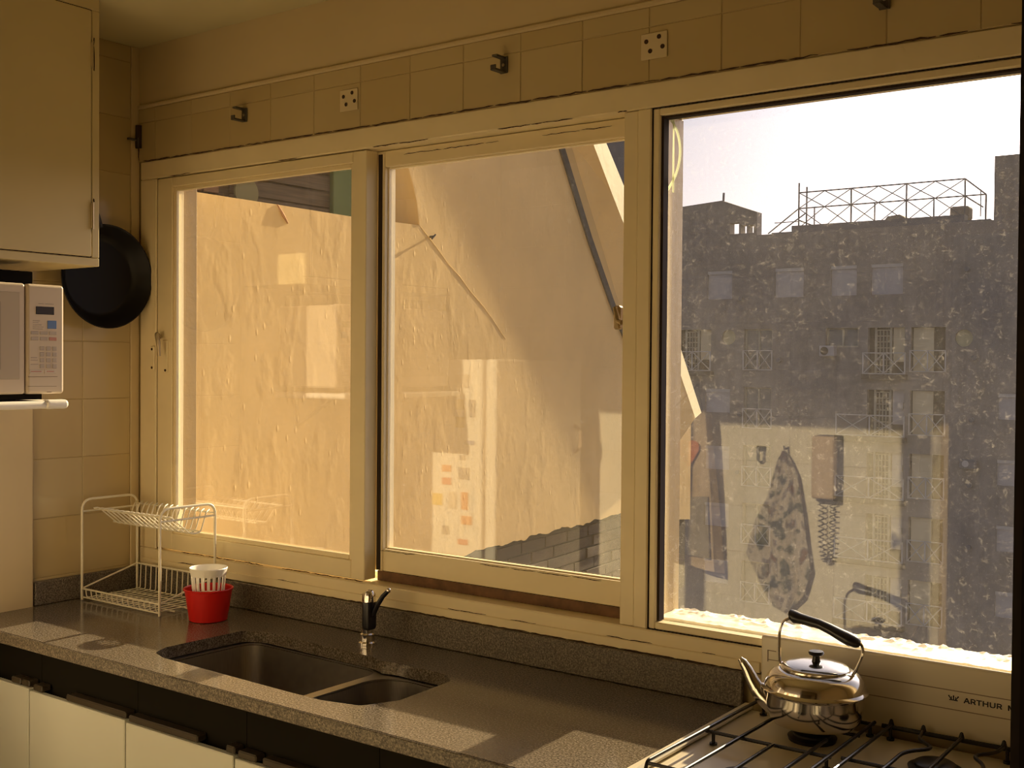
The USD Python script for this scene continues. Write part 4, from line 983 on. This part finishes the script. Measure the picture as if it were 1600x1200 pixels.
for i in range(39):
    for j in range(nc - 1):
        a = i * nc + j; q = [[a, a + nc, a + nc + 1], [a, a + nc + 1, a + 1]]
        F += q + [[nn + x for x in t[::-1]] for t in q]
tt = trimesh.Trimesh(np.vstack([V1, V2]), np.array(F), process=False)
obj('cloth', tt, towel_m, tw, smooth=50)
obj('hook', tube(rounded_path([(1.429, YB + .001, 1.318), (1.429, YB + .038, 1.310), (1.429, YB + .042, 1.326)], .01), .004, 8), phone_dk, tw, smooth=40)
hk = thing('wall_hook', 'small empty U-shaped wall hook left of the towel', 'hook', (1.322, YB, 1.256))
obj('hook', tube(rounded_path([(1.310, YB + .010, 1.314), (1.311, YB + .016, 1.258), (1.335, YB + .016, 1.258), (1.336, YB + .010, 1.314)], .012), .0032, 8), bracket_m, hk, smooth=40)
obj('hook_base', box(1.305, YB + .0012, 1.300, 1.341, YB + .012, 1.318, .002), bracket_m, hk)
ap = thing('apron', 'tan apron with an orange heart, reflected at the left of the right window', 'apron', (.95, -1.68, .74))
fe = [(1.136, 1.455), (1.142, 1.406), (1.161, 1.162), (1.181, .833)]
be = [(1.118, 1.475), (1.122, 1.326), (1.153, 1.102), (1.180, .81)]
V = []; nz = 12
for t in np.linspace(0, 1, nz):
    zf = np.interp(t, [0, 1], [1.455, .833]); zb = np.interp(t, [0, 1], [1.470, .812])
    xf = np.interp(-zf, [-z for _, z in fe], [x for x, _ in fe]); xb = np.interp(-zb, [-z for _, z in be], [x for x, _ in be])
    xl = np.interp(t, [0, 1], [.98, .76])
    for u in np.linspace(0, 1, 14):
        V.append((xl + (xf - xl) * u, YB + .085 + .035 * u + .008 * math.sin(u * 17) * t, zf + .075 * (1 - u) * t))
    V.append((xf + .004, YB + .112, zf)); V.append(((xf + xb) / 2, YB + .062, (zf + zb) / 2)); V.append((xb, YB + .012, zb))
V = np.array(V); w_ = 17; F = []; N_ = len(V)
for i in range(nz - 1):
    for j in range(w_ - 1):
        a = i * w_ + j; q = [[a, a + w_, a + w_ + 1], [a, a + w_ + 1, a + 1]]; F += q + [[N_ + x for x in t[::-1]] for t in q]
V2 = V.copy(); V2[:, 1] -= .003; V2[:, 0] -= .002
obj('cloth', trimesh.Trimesh(np.vstack([V, V2]), np.array(F), process=False), M('apron_tan', (.62, .46, .28), .95, var=.12, vscale=14), ap, smooth=50)
heart = unary_union([sg.Point(1.056, 1.308).buffer(.026), sg.Point(1.096, 1.308).buffer(.026), sg.Polygon([(1.034, 1.293), (1.118, 1.293), (1.076, 1.228)])]).buffer(.004).buffer(-.003)
obj('heart', xz_prism(heart, YB + .1275, YB + .131), potholder_m, ap, label='orange heart patch')
obj('pocket', xz_prism(sg.Polygon([(.97, 1.100), (1.160, 1.125), (1.172, .885), (.95, .900)]), YB + .1275, YB + .131), M('apron_pocket', (.36, .30, .20), .95, var=.15, vscale=30), ap, label='darker pocket')
obj('strap', tube([(.985, YB + .085, 1.453), (1.06, YB + .02, 1.55), (1.130, YB + .118, 1.452)], .004, 6), phone_dk, ap)
